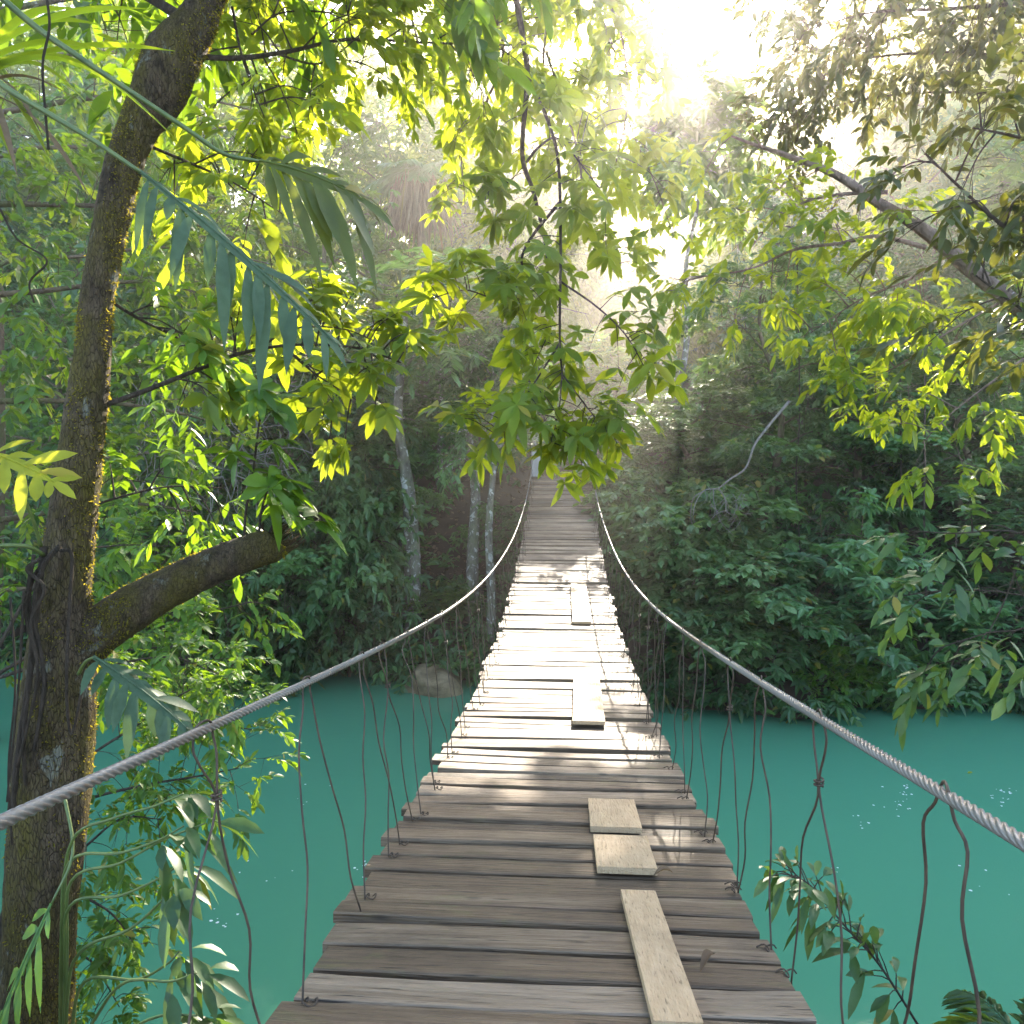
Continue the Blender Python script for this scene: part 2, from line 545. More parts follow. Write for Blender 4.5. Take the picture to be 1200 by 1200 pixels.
# ------------------------------------------------------------------ the bridge
DK = np.array([(-3, .45), (-1.5, .76), (0, 1.06), (2.33, 1.51), (2.92, 1.62), (3.6, 1.72), (4.79, 1.87), (5.67, 1.95), (7.3, 2.04), (9.1, 2.04), (11.4, 1.93), (14.8, 1.52), (17.1, 1.02), (19.85, .33)])
DPOLY = np.polyfit(DK[:, 0], DK[:, 1], 5)
deck_z = lambda y: EYE - np.polyval(DPOLY, y)
XC = -0.03
Y_END = 19.9


def deck_at(px, py):
    lo, hi_ = 0.8, 25.0
    for _ in range(60):
        mid = 0.5 * (lo + hi_)
        p = P(px, py, mid)
        if p[2] > deck_z(p[1]): lo = mid
        else: hi_ = mid
    return P(px, py, lo)


bridge = empty('suspension_bridge', (0, 0, 0), 'long sagging wooden plank footbridge hung from two cables over turquoise water', 'bridge')

# planks: weathered boards laid across, each with its own width, length, tilt and tone
g = np.random.default_rng(11)
deck = MB()
y = -2.6
NS = 9
while y < Y_END:
    w = float(np.clip(g.normal(0.136, 0.020), 0.095, 0.19))
    gap = float(np.clip(g.normal(0.018, 0.012), 0.003, 0.05))
    yc = y + w / 2
    hwid = 0.75
    xl = XC - hwid - 0.012 + 0.035 * float(np.clip((3.0 - yc) / 1.0, 0, 1)) + g.normal() * 0.014 + (0.03 if g.random() < .12 else 0)
    xr = XC + hwid - 0.055 * float(np.clip((3.6 - yc) / 1.2, 0, 1)) + g.normal() * 0.014
    th = g.uniform(0.030, 0.042)
    ang = g.normal() * 0.010
    roll = g.normal() * 0.006
    sl = (deck_z(yc + .05) - deck_z(yc - .05)) / .1 + g.normal() * 0.025
    zc = deck_z(yc) + g.normal() * 0.005
    bow = g.normal() * 0.006
    xs = np.linspace(xl, xr, NS)
    e1 = g.normal(size=NS) * 0.0022
    e2 = g.normal(size=NS) * 0.0022
    u = (xs - XC) / hwid
    ring = []
    c = 0.005
    for k in range(NS):
        yy = yc + u[k] * ang * 0.75
        zz = zc + u[k] * roll * 0.75 + bow * (1 - u[k] ** 2)
        y0, y1 = yy - w / 2 + e1[k], yy + w / 2 + e2[k]
        prof = [(y0, -th), (y0, -c), (y0 + c, 0), (y1 - c, 0), (y1, -c), (y1, -th)]
        ring.append([(xs[k], a_, zz + (a_ - yc) * sl + b_) for a_, b_ in prof])
    v = np.array(ring).reshape(-1, 3)
    m6 = 6
    q = []
    for k in range(NS - 1):
        for jn in range(m6):
            j2 = (jn + 1) % m6
            q.append((k * m6 + jn, k * m6 + j2, (k + 1) * m6 + j2, (k + 1) * m6 + jn))
    e = (NS - 1) * m6
    q += [(0, 1, 2, 5), (2, 3, 4, 5), (e + 5, e + 2, e + 1, e), (e + 5, e + 4, e + 3, e + 2)]
    deck.add(v, q, None, float(np.clip(g.normal(0.5, 0.22), 0, 1)))
    y += w + gap
deck_o = deck.build('plank_deck', WOOD, bridge, smooth_=False)

# two carrying cables under the planks
for s in (-1, 1):
    ys = np.linspace(-3, Y_END + 0.3, 90)
    MB().tube(np.stack([np.full_like(ys, XC + s * 0.6), ys, deck_z(ys) - 0.055], -1), 0.011, 8).build('deck_cable', CABLE, bridge)

# hand cables: twisted wire rope
CK = np.array([(-3.0, .10), (-1, .30), (0.3, .44), (1.15, .53), (1.5, .585), (2.0, .665), (2.5, .73), (3.65, .86), (4.3, .94), (6.2, 1.10), (9.0, 1.19), (12.5, 1.09), (15, .86), (17.5, .44), (19.6, -.18)])
CPOLY = np.polyfit(CK[:, 0], CK[:, 1], 6)
cab_drop = lambda yy: np.polyval(CPOLY, yy)


def cab_x(yy, s):
    t = np.clip(yy / 12.0, 0, 1)
    return (-0.095 * (1 - t) + XC * t) + s * (0.76 - 0.02 * t)


for s in (-1, 1):
    ys = np.concatenate([np.arange(-3, 0.6, 0.05), np.arange(0.6, 5, 0.009), np.arange(5, 19.6, 0.05)])
    pts = np.stack([cab_x(ys, s), ys, EYE - cab_drop(ys)], -1)
    MB().tube(pts, 0.0125, 24, twist=48.0, lobes=6, lob=0.30).build('hand_cable', CABLE, bridge)

# hanger wires: looped over the hand cable, both legs run down to planks on either side
g = np.random.default_rng(5)
for s in (-1, 1):
    tops = list(np.arange(0.78 if s > 0 else 0.98, 19.0, 0.60))
    tops = [t + g.normal() * 0.06 for t in tops]
    if s > 0: tops[1:4] = [1.36, 2.02, 2.62]
    else: tops[0:4] = [0.95, 1.72, 2.43, 3.1]
    for kt, yt in enumerate(tops):
        zt = EYE - cab_drop(yt)
        xt = float(cab_x(yt, s))
        zb0 = deck_z(yt - .3)
        hh = zt - zb0
        r = 0.0031
        knot = (g.random() < 0.25 and kt > 3) or (s > 0 and kt == 2) or (s < 0 and kt == 1)
        half = 0.035 if not knot else 0.05
        wv = lambda a_: g.normal() * a_
        sh = -0.26 * math.exp(-max(yt - 1.5, 0) / 3) if s < 0 else 0
        yb0, yb1 = yt - 0.25 + sh + wv(.04), yt + 0.25 + sh + wv(.04)
        xb = XC + s * (0.68 + wv(0.015))
        path = []
        zb = deck_z(yb0) + 0.002
        # left leg from plank up
        path.append((xb, yb0 - .01, zb - .05))
        path.append((xb + wv(.004), yb0, zb + .0))
        for f in (0.18, 0.36, 0.55, 0.75, 0.9):
            kn = half if f > .7 else 0
            yy = yb0 + (yt - half - yb0) * f ** 0.85
            if knot and f > .7: yy = yt - (0.042 if f > .8 else 0.004)
            jf = 0 if knot and f > .7 else 1
            path.append((xb + (xt - xb) * f + wv(.009) * jf, yy + wv(.012) * jf, zb + (zt - zb) * f))
        n_up = len(path)
        path.append((xt, yt - half, zt - 0.03))
        path.append((xt - .004, yt - half * .5, zt + 0.0155))
        path.append((xt + .004, yt + half * .5, zt + 0.0155))
        path.append((xt, yt + half, zt - 0.03))
        zb2 = deck_z(yb1) + 0.002
        for f in (0.9, 0.75, 0.55, 0.36, 0.18):
            yy = yb1 + (yt + half - yb1) * f ** 0.85
            if knot and f > .7: yy = yt + (0.042 if f > .8 else 0.004)
            jf = 0 if knot and f > .7 else 1
            path.append((xb + (xt - xb) * f + wv(.009) * jf, yy + wv(.012) * jf, zb2 + (zt - zb2) * f))
        path.append((xb + wv(.004), yb1, zb2))
        path.append((xb, yb1 + .01, zb2 - .05))
        mb = MB().tube(smooth(path, 4), r, 6)
        for yy_, z_ in ((yb0, zb), (yb1, zb2)):      # twisted wire ends on the plank
            a_ = np.linspace(0, 9, 16)
            mb.tube(np.stack([xb + 0.012 * np.cos(a_) - s * a_ * .004, yy_ + 0.016 * np.sin(a_), np.full_like(a_, z_ + .006) + .004 * np.sin(a_ * 2)], -1), 0.0026, 5)
        if knot:
            a_ = np.linspace(0, 14, 22)
            zk = zb + (zt - zb) * .76
            mb.tube(np.stack([xb + (xt - xb) * .76 + 0.011 * np.cos(a_), yt + 0.013 * np.sin(a_), zk + a_ * .0016], -1), 0.003, 5)
        mb.build('hanger_wire', WIRE, bridge)

# the far end: two square posts with caps, and the timber sill the planks end on
for s in (-1, 1):
    xp = XC + s * 0.66
    zt, zb = deck_z(Y_END) + 1.25, 2.6
    a_ = 0.13
    mb = MB()
    rings = []
    for (z_, k_) in ((zb, 1), (zt - .12, 1), (zt - .12, 1.2), (zt - .03, 1.2), (zt, 1.0)):
        rings += [(xp - a_ * k_, Y_END + .14 - a_ * k_ + .02, z_), (xp + a_ * k_, Y_END + .14 - a_ * k_ + .02, z_), (xp + a_ * k_, Y_END + .16 + a_ * k_, z_), (xp - a_ * k_, Y_END + .16 + a_ * k_, z_)]
    q = [(r_ * 4 + c_, r_ * 4 + (c_ + 1) % 4, (r_ + 1) * 4 + (c_ + 1) % 4, (r_ + 1) * 4 + c_) for r_ in range(4) for c_ in range(4)]
    q += [(16, 17, 18, 19), (3, 2, 1, 0)]
    mb.add(rings, q)
    mb.build('end_post', CONCRETE, bridge, smooth_=False)
mb = MB()
z0 = deck_z(Y_END) - .06
bx = lambda x0, x1, y0, y1, a0, a1: ([(x0, y0, a0), (x1, y0, a0), (x1, y1, a0), (x0, y1, a0), (x0, y0, a1), (x1, y0, a1), (x1, y1, a1), (x0, y1, a1)], [(3, 2, 1, 0), (4, 5, 6, 7), (0, 1, 5, 4), (1, 2, 6, 5), (2, 3, 7, 6), (3, 0, 4, 7)])
mb.add(*bx(XC - .5, XC + .5, Y_END + .02, Y_END + .24, 2.4, z0))
mb.build('end_sill', CONCRETE, bridge, smooth_=False)

# loose repair boards lying along the bridge
def board(name, px, y_near, y_far, wid, label, turn=0.0, n=10, th=0.028):
    xa, ya, za = y_near
    mb = MB()
    L_ = y_far
    ts = np.linspace(0, L_, n)
    v = []
    for t in ts:
        yy = ya + t
        zz = deck_z(yy) + 0.012
        for (dx, dz) in ((-.5, 0), (.5, 0), (.5, th), (-.5, th)):
            v.append((xa + turn * t + dx * wid, yy, zz + dz))
    q = [(k * 4 + c, k * 4 + (c + 1) % 4, (k + 1) * 4 + (c + 1) % 4, (k + 1) * 4 + c) for k in range(n - 1) for c in range(4)]
    q += [(3, 2, 1, 0), ((n - 1) * 4, (n - 1) * 4 + 1, (n - 1) * 4 + 2, (n - 1) * 4 + 3)]
    v = np.array(v)
    base = np.array([xa, ya, deck_z(ya)])
    o = mb.add(v - base, q, None, float(rng.uniform(.4, .7))).build(name, BOARD, None, smooth_=False)
    o.location = base
    # the grain runs along the board
    return tag(o, label, 'board', 'pale repair boards lying on the bridge planks')


def board_px(cx, y_near, y_far, wpx, label, turn=0.0):
    a_, b_ = deck_at(cx, y_near), deck_at(cx, y_far)
    dep = (np.linalg.inv(CMn) @ np.append(a_, 1))[2] * -1
    return board('repair_board', cx, a_, b_[1] - a_[1], wpx / F * dep, label, turn)


board_px(795, 1215, 1057, 58, 'long pale board with a knot running along the nearest planks', -0.02)
board_px(735, 1028, 989, 70, 'short square pale board beside a curled brown leaf')
board_px(722, 979, 945, 60, 'short square pale board just beyond the other square one', 0.01)
board_px(690, 851, 800, 38, 'sunlit oblong board halfway along the bridge', 0.02)
board_px(682, 732, 687, 22, 'farthest slim board near the shaded upper planks')

# curled dead leaves on the planks
def dead_leaf(px, py, L_, ang, label):
    p = deck_at(px, py)
    mb = MB()
    n = 7
    v = []
    for k in range(n):
        t = k / (n - 1)
        w = L_ * 0.2 * math.sin(math.pi * min(1, t * .96 + .03)) + .002
        x = (t - .5) * L_
        zc = 0.018 * math.sin(t * 3.1) + .012 + .012 * t
        for sgn, lift in ((-1, .9), (-.45, .15), (0, 0), (.45, .2), (1, 1.0)):
            xx, yy = x, sgn * w * .7
            v.append((xx * math.cos(ang) - yy * math.sin(ang), xx * math.sin(ang) + yy * math.cos(ang), zc + lift * w * .8))
    q = [(k * 5 + c, k * 5 + c + 1, (k + 1) * 5 + c + 1, (k + 1) * 5 + c) for k in range(n - 1) for c in range(4)]
    mb.add(v, q, None, .25)
    o = mb.build('fallen_leaf', LF_DRY)
    o.location = p + np.array([0, 0, .010])
    return tag(o, label, 'leaf', 'fallen leaves on the bridge')


dead_leaf(829, 1139, 0.085, 0.9, 'curled brown leaf on the near planks right of the long board')
dead_leaf(777, 1033, 0.075, 0.1, 'flat brown leaf touching the corner of a square board')

# ------------------------------------------------------------------ forest
def skeleton(g, H, r0, cr, h0, n_limb, n_sub, rise=0.35, lean=0.0, stems=1, limb_r=0.3):
    mb = MB()
    C, D = [], []
    wob = .012 if h0 > .55 else .03
    for st in range(stems):
        ba = g.uniform(0, 6.28)
        off = np.array([math.cos(ba), math.sin(ba), 0]) * (0.15 * cr if stems > 1 else 0)
        ln = np.array([math.cos(ba), math.sin(ba), 0]) * (H * (0.25 if stems > 1 else lean))
        hs = np.linspace(0, 1, 6)
        tp = np.stack([off + ln * t ** 1.4 + np.array([g.normal() * wob * H * (t > 0), g.normal() * wob * H * (t > 0), t * H]) for t in hs])
        tp[0, 2] -= 0.4
        tpts = smooth(tp, 4)
        rr = r0 * (1 - 0.82 * np.linspace(0, 1, len(tpts)) ** 0.9)
        rr[0] *= 1.5; rr[1] *= 1.2
        mb.tube(tpts, rr, 9)
        for k in range(n_limb):
            u = h0 + (1 - h0) * (k + g.uniform(0, .9)) / n_limb
            b = np.array([np.interp(u, np.linspace(0, 1, len(tpts)), tpts[:, c]) for c in range(3)])
            rb = np.interp(u, np.linspace(0, 1, len(tpts)), rr)
            v_ = (u - h0) / (1 - h0)
            prof = math.sqrt(max(0.08, 1 - (1.25 * v_ - 0.42) ** 2))
            az = k * 2.4 + st * 1.1 + g.normal() * .4
            ln_ = cr * prof * g.uniform(.65, 1.15)
            d = nrm(np.array([math.cos(az), math.sin(az), rise * (0.2 + v_) + g.normal() * .2]))
            e = b + d * ln_
            mid = (b + e) / 2 + np.array([0, 0, .1 * ln_]) + g.normal(size=3) * .05 * ln_
            lp = smooth([b, mid, e - np.array([0, 0, .06 * ln_])], 4)
            mb.tube(lp, np.linspace(max(rb * limb_r * 1.5, .015), .012, len(lp)), 5, cap=False)
            for q_ in range(n_sub):
                t = 0.25 + .75 * (q_ + g.uniform(.3, 1)) / n_sub
                sb = np.array([np.interp(t, np.linspace(0, 1, len(lp)), lp[:, c]) for c in range(3)])
                sd = nrm(d * .7 + g.normal(size=3) * .75 + np.array([0, 0, .1]))
                sl = cr * g.uniform(.18, .38)
                se = sb + sd * sl - np.array([0, 0, sl * .15])
                mb.tube(np.array([sb, (sb + se) / 2 + np.array([0, 0, .04 * sl]), se]), np.array([.014, .009, .004]), 3, cap=False)
                for tt in (.3, .65, 1.0):
                    C.append(sb + (se - sb) * tt + g.normal(size=3) * .05 * cr)
                    D.append(nrm(sd + g.normal(size=3) * .6))
    return mb, np.array(C), np.array(D)


def proto(seed, name, barkm, leafm, H, r0, cr, h0, n_limb, n_sub, style, L, W, nl=9, twig=.5, stems=1, lean=0.03, droop=.35, hi=False):
    g = np.random.default_rng(seed)
    mb, C, D = skeleton(g, H, r0, cr, h0, n_limb, n_sub, lean=lean, stems=stems)
    root = bpy.data.objects.new(name, None)
    COL.objects.link(root)
    mb.build('trunk' if stems == 1 else 'stems', barkm, root)
    lv = Leaves()
    ti = np.clip(0.5 + 0.25 * np.sin(C[:, 0] * 1.7 + seed) + 0.2 * np.sin(C[:, 2] * 1.3 + 2 * C[:, 1]) + g.normal(size=len(C)) * .12, 0, 1)
    if style == 'pads':
        tips, tdir = C[2::3], D[2::3]
        sel = g.permutation(len(tips))[:max(12, len(tips) // 4)]
        CC, DD, TT = [], [], []
        for i_ in sel:
            k = 26
            a_ = g.uniform(0, 6.28, k); r_ = np.sqrt(g.uniform(0, 1, k)) * g.uniform(.5, .95)
            tilt = tips[i_] * np.array([1, 1, 0]); tilt = tilt / max(np.linalg.norm(tilt), .1)
            p_ = tips[i_] + np.stack([np.cos(a_) * r_, np.sin(a_) * r_, .16 - .38 * r_ ** 2 + g.normal(size=k) * .07], -1)
            p_[:, 2] -= .35 * ((p_ - tips[i_])[:, :2] @ tilt[:2])
            CC.append(p_)
            DD.append(np.stack([np.cos(a_), np.sin(a_), np.full(k, -.15)], -1) + tilt * .5 + g.normal(size=(k, 3)) * .25)
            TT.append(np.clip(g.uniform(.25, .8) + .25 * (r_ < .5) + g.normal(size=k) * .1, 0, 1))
        sprigs(lv, np.vstack(CC), np.vstack(DD), nl, twig, L, W, droop=droop * .7, g=g, tint=np.concatenate(TT), jit=.45)
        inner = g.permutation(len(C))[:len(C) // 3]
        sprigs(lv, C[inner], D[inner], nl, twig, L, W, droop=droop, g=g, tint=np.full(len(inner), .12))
    elif style == 'sprig': sprigs(lv, C, D, nl, twig, L, W, droop=droop, g=g, tint=ti)
    else: whorls(lv, C, D, nl, L, W, droop, g=g, tint=ti)
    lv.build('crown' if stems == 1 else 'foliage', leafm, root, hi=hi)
    root['H'] = H
    return root


def dup(root):
    r = root.copy()
    COL.objects.link(r)
    for ch in list(root.children):
        c = ch.copy()
        COL.objects.link(c)
        c.parent = r
    return r


PR = {  # one of each kind; the rest are copies
    'broad': proto(101, 'broadleaf_tree', BARK_BROWN, LF_DARK, 10, .20, 3.3, .30, 22, 9, 'sprig', .29, .11, 11, .62),
    'fresh': proto(102, 'broadleaf_tree', BARK_BROWN, LF_MID, 10, .18, 3.1, .25, 22, 9, 'sprig', .28, .105, 11, .58),
    'blue': proto(103, 'broadleaf_tree', BARK_PALE, LF_BLUE, 10, .17, 3.0, .20, 22, 9, 'whorl', .33, .105, 8),
    'palmate': proto(104, 'broadleaf_tree', BARK_BROWN, LF_MID, 10, .18, 3.0, .22, 19, 8, 'whorl', .34, .11, 8),
    'slender': proto(105, 'slender_tree', BARK_PALE, LF_DARK, 10, .17, 1.9, .60, 13, 7, 'sprig', .22, .08, 10, .5, lean=.008),
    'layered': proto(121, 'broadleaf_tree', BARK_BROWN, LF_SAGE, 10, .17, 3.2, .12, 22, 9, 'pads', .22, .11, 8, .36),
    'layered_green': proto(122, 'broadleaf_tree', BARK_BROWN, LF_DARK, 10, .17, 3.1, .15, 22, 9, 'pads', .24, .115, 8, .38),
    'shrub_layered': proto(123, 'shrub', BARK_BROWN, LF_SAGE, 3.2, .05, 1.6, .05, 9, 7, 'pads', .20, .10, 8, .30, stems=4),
    'crowned': proto(108, 'slender_tree', BARK_PALE, LF_MID, 10, .13, 1.9, .81, 20, 9, 'sprig', .30, .12, 12, .6),  # added tree, its crown shaped and placed to shade the near planks
    'bushy': proto(106, 'bushy_tree', BARK_BROWN, LF_DARK, 10, .22, 3.4, .08, 28, 9, 'sprig', .29, .115, 11, .62),
    'yellow': proto(107, 'broadleaf_tree', BARK_BROWN, LF_YEL, 10, .18, 3.2, .35, 18, 8, 'sprig', .22, .085, 10, .5),
    'shrub': proto(111, 'shrub', BARK_BROWN, LF_DARK, 3.2, .05, 1.7, .05, 9, 6, 'whorl', .24, .08, 8, stems=4),
    'shrub_blue': proto(112, 'shrub', BARK_BROWN, LF_BLUE, 3.2, .05, 1.7, .05, 9, 6, 'whorl', .28, .095, 8, stems=4),
    'shrub_fresh': proto(113, 'shrub', BARK_BROWN, LF_MID, 3.2, .05, 1.6, .05, 9, 6, 'sprig', .20, .075, 9, .45, stems=4),
}
used = set()


def plant(kind, px, d, top_py, width, label, cat='tree', group=None, dz=0.0):
    """stand one plant on the ground at photo column px and depth d, its top reaching photo row top_py"""
    base = P(px, 600, d)
    x, y_ = base[0], base[1]
    zg = float(ground_z(x, y_)) + dz
    ztop = P(px, top_py, d)[2]
    o = PR[kind] if kind not in used else dup(PR[kind])
    used.add(kind)
    H = PR[kind]['H']
    sz = (ztop - zg) / H
    o.location = (x, y_, zg)
    k = width
    o.scale = (k, k, sz)
    o.rotation_euler = (0, 0, random.uniform(0, 6.28))
    tag(o, label, cat, group)
    return o


FT = 'trees of the forest across the river'
FS = 'shrubs along the far water edge'
for a in [
    # far bank, left of the bridge
    ('slender', 480, 18.3, 330, 1.45, 'tall tree with thick pale lichened trunk left of the boulder'),
    ('slender', 553, 19.0, 350, 1.1, 'tree with brown mossy trunk on the bare earth slope'),
    ('slender', 576, 18.2, 380, .8, 'thin pale trunked tree right beside the left bridge cable'),
    ('slender', 516, 22.0, 370, .6, 'thin spotted trunk between the two thicker pale trunks'),
    ('layered_green', 395, 20.2, 400, .66, 'blue green leafy tree left of the thick pale trunk'),
    ('layered_green', 330, 18.8, 440, .8, 'dark dense tree above the left water edge behind the broken limb'),
    ('fresh', 215, 18.5, 420, .85, 'fresh green tree across the water beside the mossy trunk'),
    ('broad', 90, 19.0, 330, .95, 'tall dark tree across the water behind the mossy trunk'),
    ('palmate', 385, 24.0, 215, .85, 'tall green tree behind the grey hanging leaf'),
    ('fresh', 255, 25.0, 165, 1.0, 'tall bright green tree high behind the mossy trunk'),
    ('layered', 560, 25.0, 330, .7, 'blue green tree behind the hanging branch'),
    ('yellow', 600, 33.0, 205, .9, 'yellow green tree far behind the hanging branch'),
    ('broad', 130, 27.0, 130, 1.1, 'tallest dark tree at the far left of the forest'),
    ('fresh', 440, 33.0, 165, 1.1, 'distant green tree behind the palm with dead fronds'),
    # behind and right of the bridge
    ('broad', 640, 25.5, 410, .62, 'dark tree straight behind the bridge end'),
    ('layered', 812, 19.4, 462, .62, 'dark bushy tree right of the bridge posts'),
    ('palmate', 724, 25.5, 420, .8, 'green tree behind the right bridge post'),
    ('crowned', 797, 22.0, 160, 1.0, 'added slim tree right under the sun gap, its high crown shading the near planks'),
    ('yellow', 660, 44.0, 150, 1.1, 'hazy yellow tree far behind just left of the sun gap'),
    ('fresh', 930, 40.0, 130, 1.1, 'hazy tree far behind just right of the sun gap'),
    ('yellow', 985, 38.0, 120, 1.1, 'hazy yellow tree far behind the upper end of the limb'),
    ('broad', 560, 42.0, 120, 1.1, 'hazy tall tree far behind the palm at the top middle'),
    ('layered', 903, 17.8, 330, .74, 'broad leafy tree above the bare pale branch'),
    ('layered_green', 1000, 19.0, 385, .75, 'blue green tree standing over the dark hollow on the right bank'),
    ('fresh', 975, 23.0, 350, .75, 'sunlit yellow green tree behind the leaning limb twigs'),
    ('layered', 1140, 18.4, 420, .7, 'blue green tree at the right end of the far bank'),
    ('broad', 1085, 25.0, 260, .95, 'dark tree behind the leaning limb'),
    ('blue', 930, 30.0, 205, .95, 'pale hazy tree below and right of the sun gap'),
    ('yellow', 865, 36.0, 235, .75, 'hazy yellow tree directly below the sun gap'),
    ('palmate', 1210, 24.0, 200, 1.1, 'tall tree at the far right edge of the forest'),
    ('broad', 1060, 33.0, 130, 1.1, 'hazy tall tree at upper right behind the limb'),
    ('bushy', 1215, 17.5, 560, .6, 'dark bushy tree over the water at the right edge'),
    ('broad', -40, 22.0, 190, 1.0, 'dark tree at the left edge across the water'),
]:
    plant(*a, cat='tree', group=FT)
for a in [
    ('shrub', 415, 18.0, 640, .75, 'dark shrub at the water edge left of the boulder'),
    ('shrub_layered', 395, 18.4, 560, .95, 'blue green shrub at the far water edge under the dark tree'),
    ('shrub', 340, 18.0, 640, .9, 'dark shrub over the water beyond the broken limb end'),
    ('shrub_fresh', 270, 17.8, 640, .9, 'fresh green shrub over the water beneath the broken limb'),
    ('shrub', 190, 17.8, 620, 1.0, 'dark shrub over the water right of the mossy trunk'),
    ('shrub_fresh', 500, 18.6, 690, .55, 'small fresh green shrub just behind the boulder'),
    ('shrub', 588, 19.4, 600, .6, 'dark shrub tucked behind the left bridge cable'),
    ('shrub_fresh', 760, 17.8, 690, .7, 'small green shrub under the right bridge cable'),
    ('shrub_layered', 742, 19.2, 545, .75, 'green shrub crowding the right bridge post'),
    ('shrub_layered', 815, 17.0, 580, 1.0, 'dense green shrub below the bare pale branch'),
    ('shrub_blue', 935, 16.0, 640, 1.05, 'large blue green shrub hanging low over the right water'),
    ('shrub', 985, 16.8, 600, .9, 'dark shrub behind the large blue green one'),
    ('shrub_layered', 878, 16.2, 650, .95, 'dark shrub at the water edge left of the large blue green one'),
    ('shrub_fresh', 1000, 16.0, 730, .75, 'low fresh green shrub touching the right water edge'),
    ('shrub', 1075, 17.0, 690, .9, 'dark low shrub in the shaded hollow on the right bank'),
    ('shrub', 1160, 16.6, 680, .95, 'dark shrub at the water edge near the right border'),
]:
    plant(*a, cat='shrub', group=FS)

# undergrowth that covers the hillside
g = np.random.default_rng(21)
lv = Leaves()
n = 17000
xs = g.uniform(-30, 30, n)
t = np.where(g.random(n) < .28, g.uniform(-.35, 1.6, n), g.gamma(1.6, 7.0, n))
ys = shore_far(xs) + t - .2
pxs = (np.stack([xs, ys], -1))
bare = ((np.abs(xs - XC) < 1.0) & (ys > 18.5) & (ys < 26)) | ((np.hypot((xs + 2.15) / 1.25, (ys - 20.3) / 1.2) < 1))
keep = ~bare & (ys < 60)
xs, ys = xs[keep], ys[keep]
hgt = np.clip(shore_far(xs) - ys, 0, 1) * .5 + g.uniform(0.08, 1.0, len(xs)) * np.clip((ys - shore_far(xs)) * .5 + .5, .3, 1.3)
Cc = np.stack([xs, ys, np.maximum(ground_z(xs, ys), 0) + hgt], -1)
Dd = nrm(g.normal(size=(len(xs), 3)) + np.array([0, -.5, .35]))
h_ = len(Cc) // 2
tg = np.clip(.45 + .3 * np.sin(xs * .7) * np.cos(ys * .6) + g.normal(size=len(xs)) * .15, 0, 1)
sprigs(lv, Cc[:h_], Dd[:h_], 9, .55, .24, .09, g=g, tint=tg[:h_])
whorls(lv, Cc[h_:], Dd[h_:], 7, .26, .085, g=g, tint=tg[h_:])
und = lv.build('undergrowth', LF_DARK, None, hi=False)
tag(und, 'dense mixed undergrowth covering the forest slope', 'undergrowth', kind='stuff')

# dry leaves on the bare slope and on the path behind the bridge
lv = Leaves()
n = 2600
xs = np.concatenate([g.uniform(-3.8, -.6, n // 2), g.uniform(-1.2, 1.2, n // 2)]); ys = np.concatenate([g.uniform(18.4, 22.2, n // 2), g.uniform(20.4, 27, n // 2)])
lv.add(np.stack([xs, ys, ground_z(xs, ys) + g.uniform(.02, .07, n)], -1), g.normal(size=(n, 3)) * np.array([1, 1, .35]), UP + g.normal(size=(n, 3)) * .5, g.uniform(.08, .2, n), g.uniform(.04, .09, n), .1, g.uniform(0, .8, n))
tag(lv.build('leaf_litter', LF_DRY, None, hi=False), 'dry brown leaf litter on the bare slope left of the bridge end', 'leaf litter', kind='stuff')

# far-off wood on the rise behind
lv = Leaves()
cx = np.concatenate([g.uniform(-48, 50, 170), g.uniform(5, 14, 16), g.uniform(-3, 4, 8), g.uniform(14, 24, 14), g.uniform(4, 17, 18)]); cy = np.concatenate([g.uniform(40, 62, 170), g.uniform(46, 60, 16), g.uniform(42, 55, 8), g.uniform(42, 58, 14), g.uniform(65, 74, 18)])
for x_, y_ in zip(cx, cy):
    zg = float(ground_z(x_, y_))
    da = abs(math.atan2(x_, y_) - SUN_AZ)
    hh = g.uniform(5.5, 8.5) + 7.0 * min(1, max(0, (da - .06) / .09)) + 8.0 * min(1, max(0, (da - .18) / .12))
    if y_ > 64: hh = g.uniform(12, 15)
    k = int(90 + hh * 11)
    dirs = nrm(g.normal(size=(k, 3)))
    dirs[:, 1] -= .3
    pts = np.array([x_, y_, zg + hh * .55]) + dirs * np.array([3.0, 3.0, hh * .5]) * g.uniform(.7, 1.05, (k, 1))
    # the wood has a break where the low sun reaches the bridge
    back_ = pts - sun_dir * ((pts[:, 2:3] - 3.2) / sun_dir[2])
    pts_ok = ~((np.abs(back_[:, 0]) < 2.0) & (back_[:, 1] > 4.0) & (back_[:, 1] < 14.4))
    pts, dirs = pts[pts_ok], dirs[pts_ok]
    k = len(pts)
    if not k: continue
    sprigs(lv, pts, dirs + np.array([0, 0, -.2]), 8, .9, .42, .17, g=g, tint=np.clip(g.uniform(.2, .8) + g.normal(size=k) * .15, 0, 1))
fw = lv.build('distant_wood', LF_YEL, None, hi=False)
tag(fw, 'far-off hazy wood closing the view behind the trees', 'wood', kind='stuff')

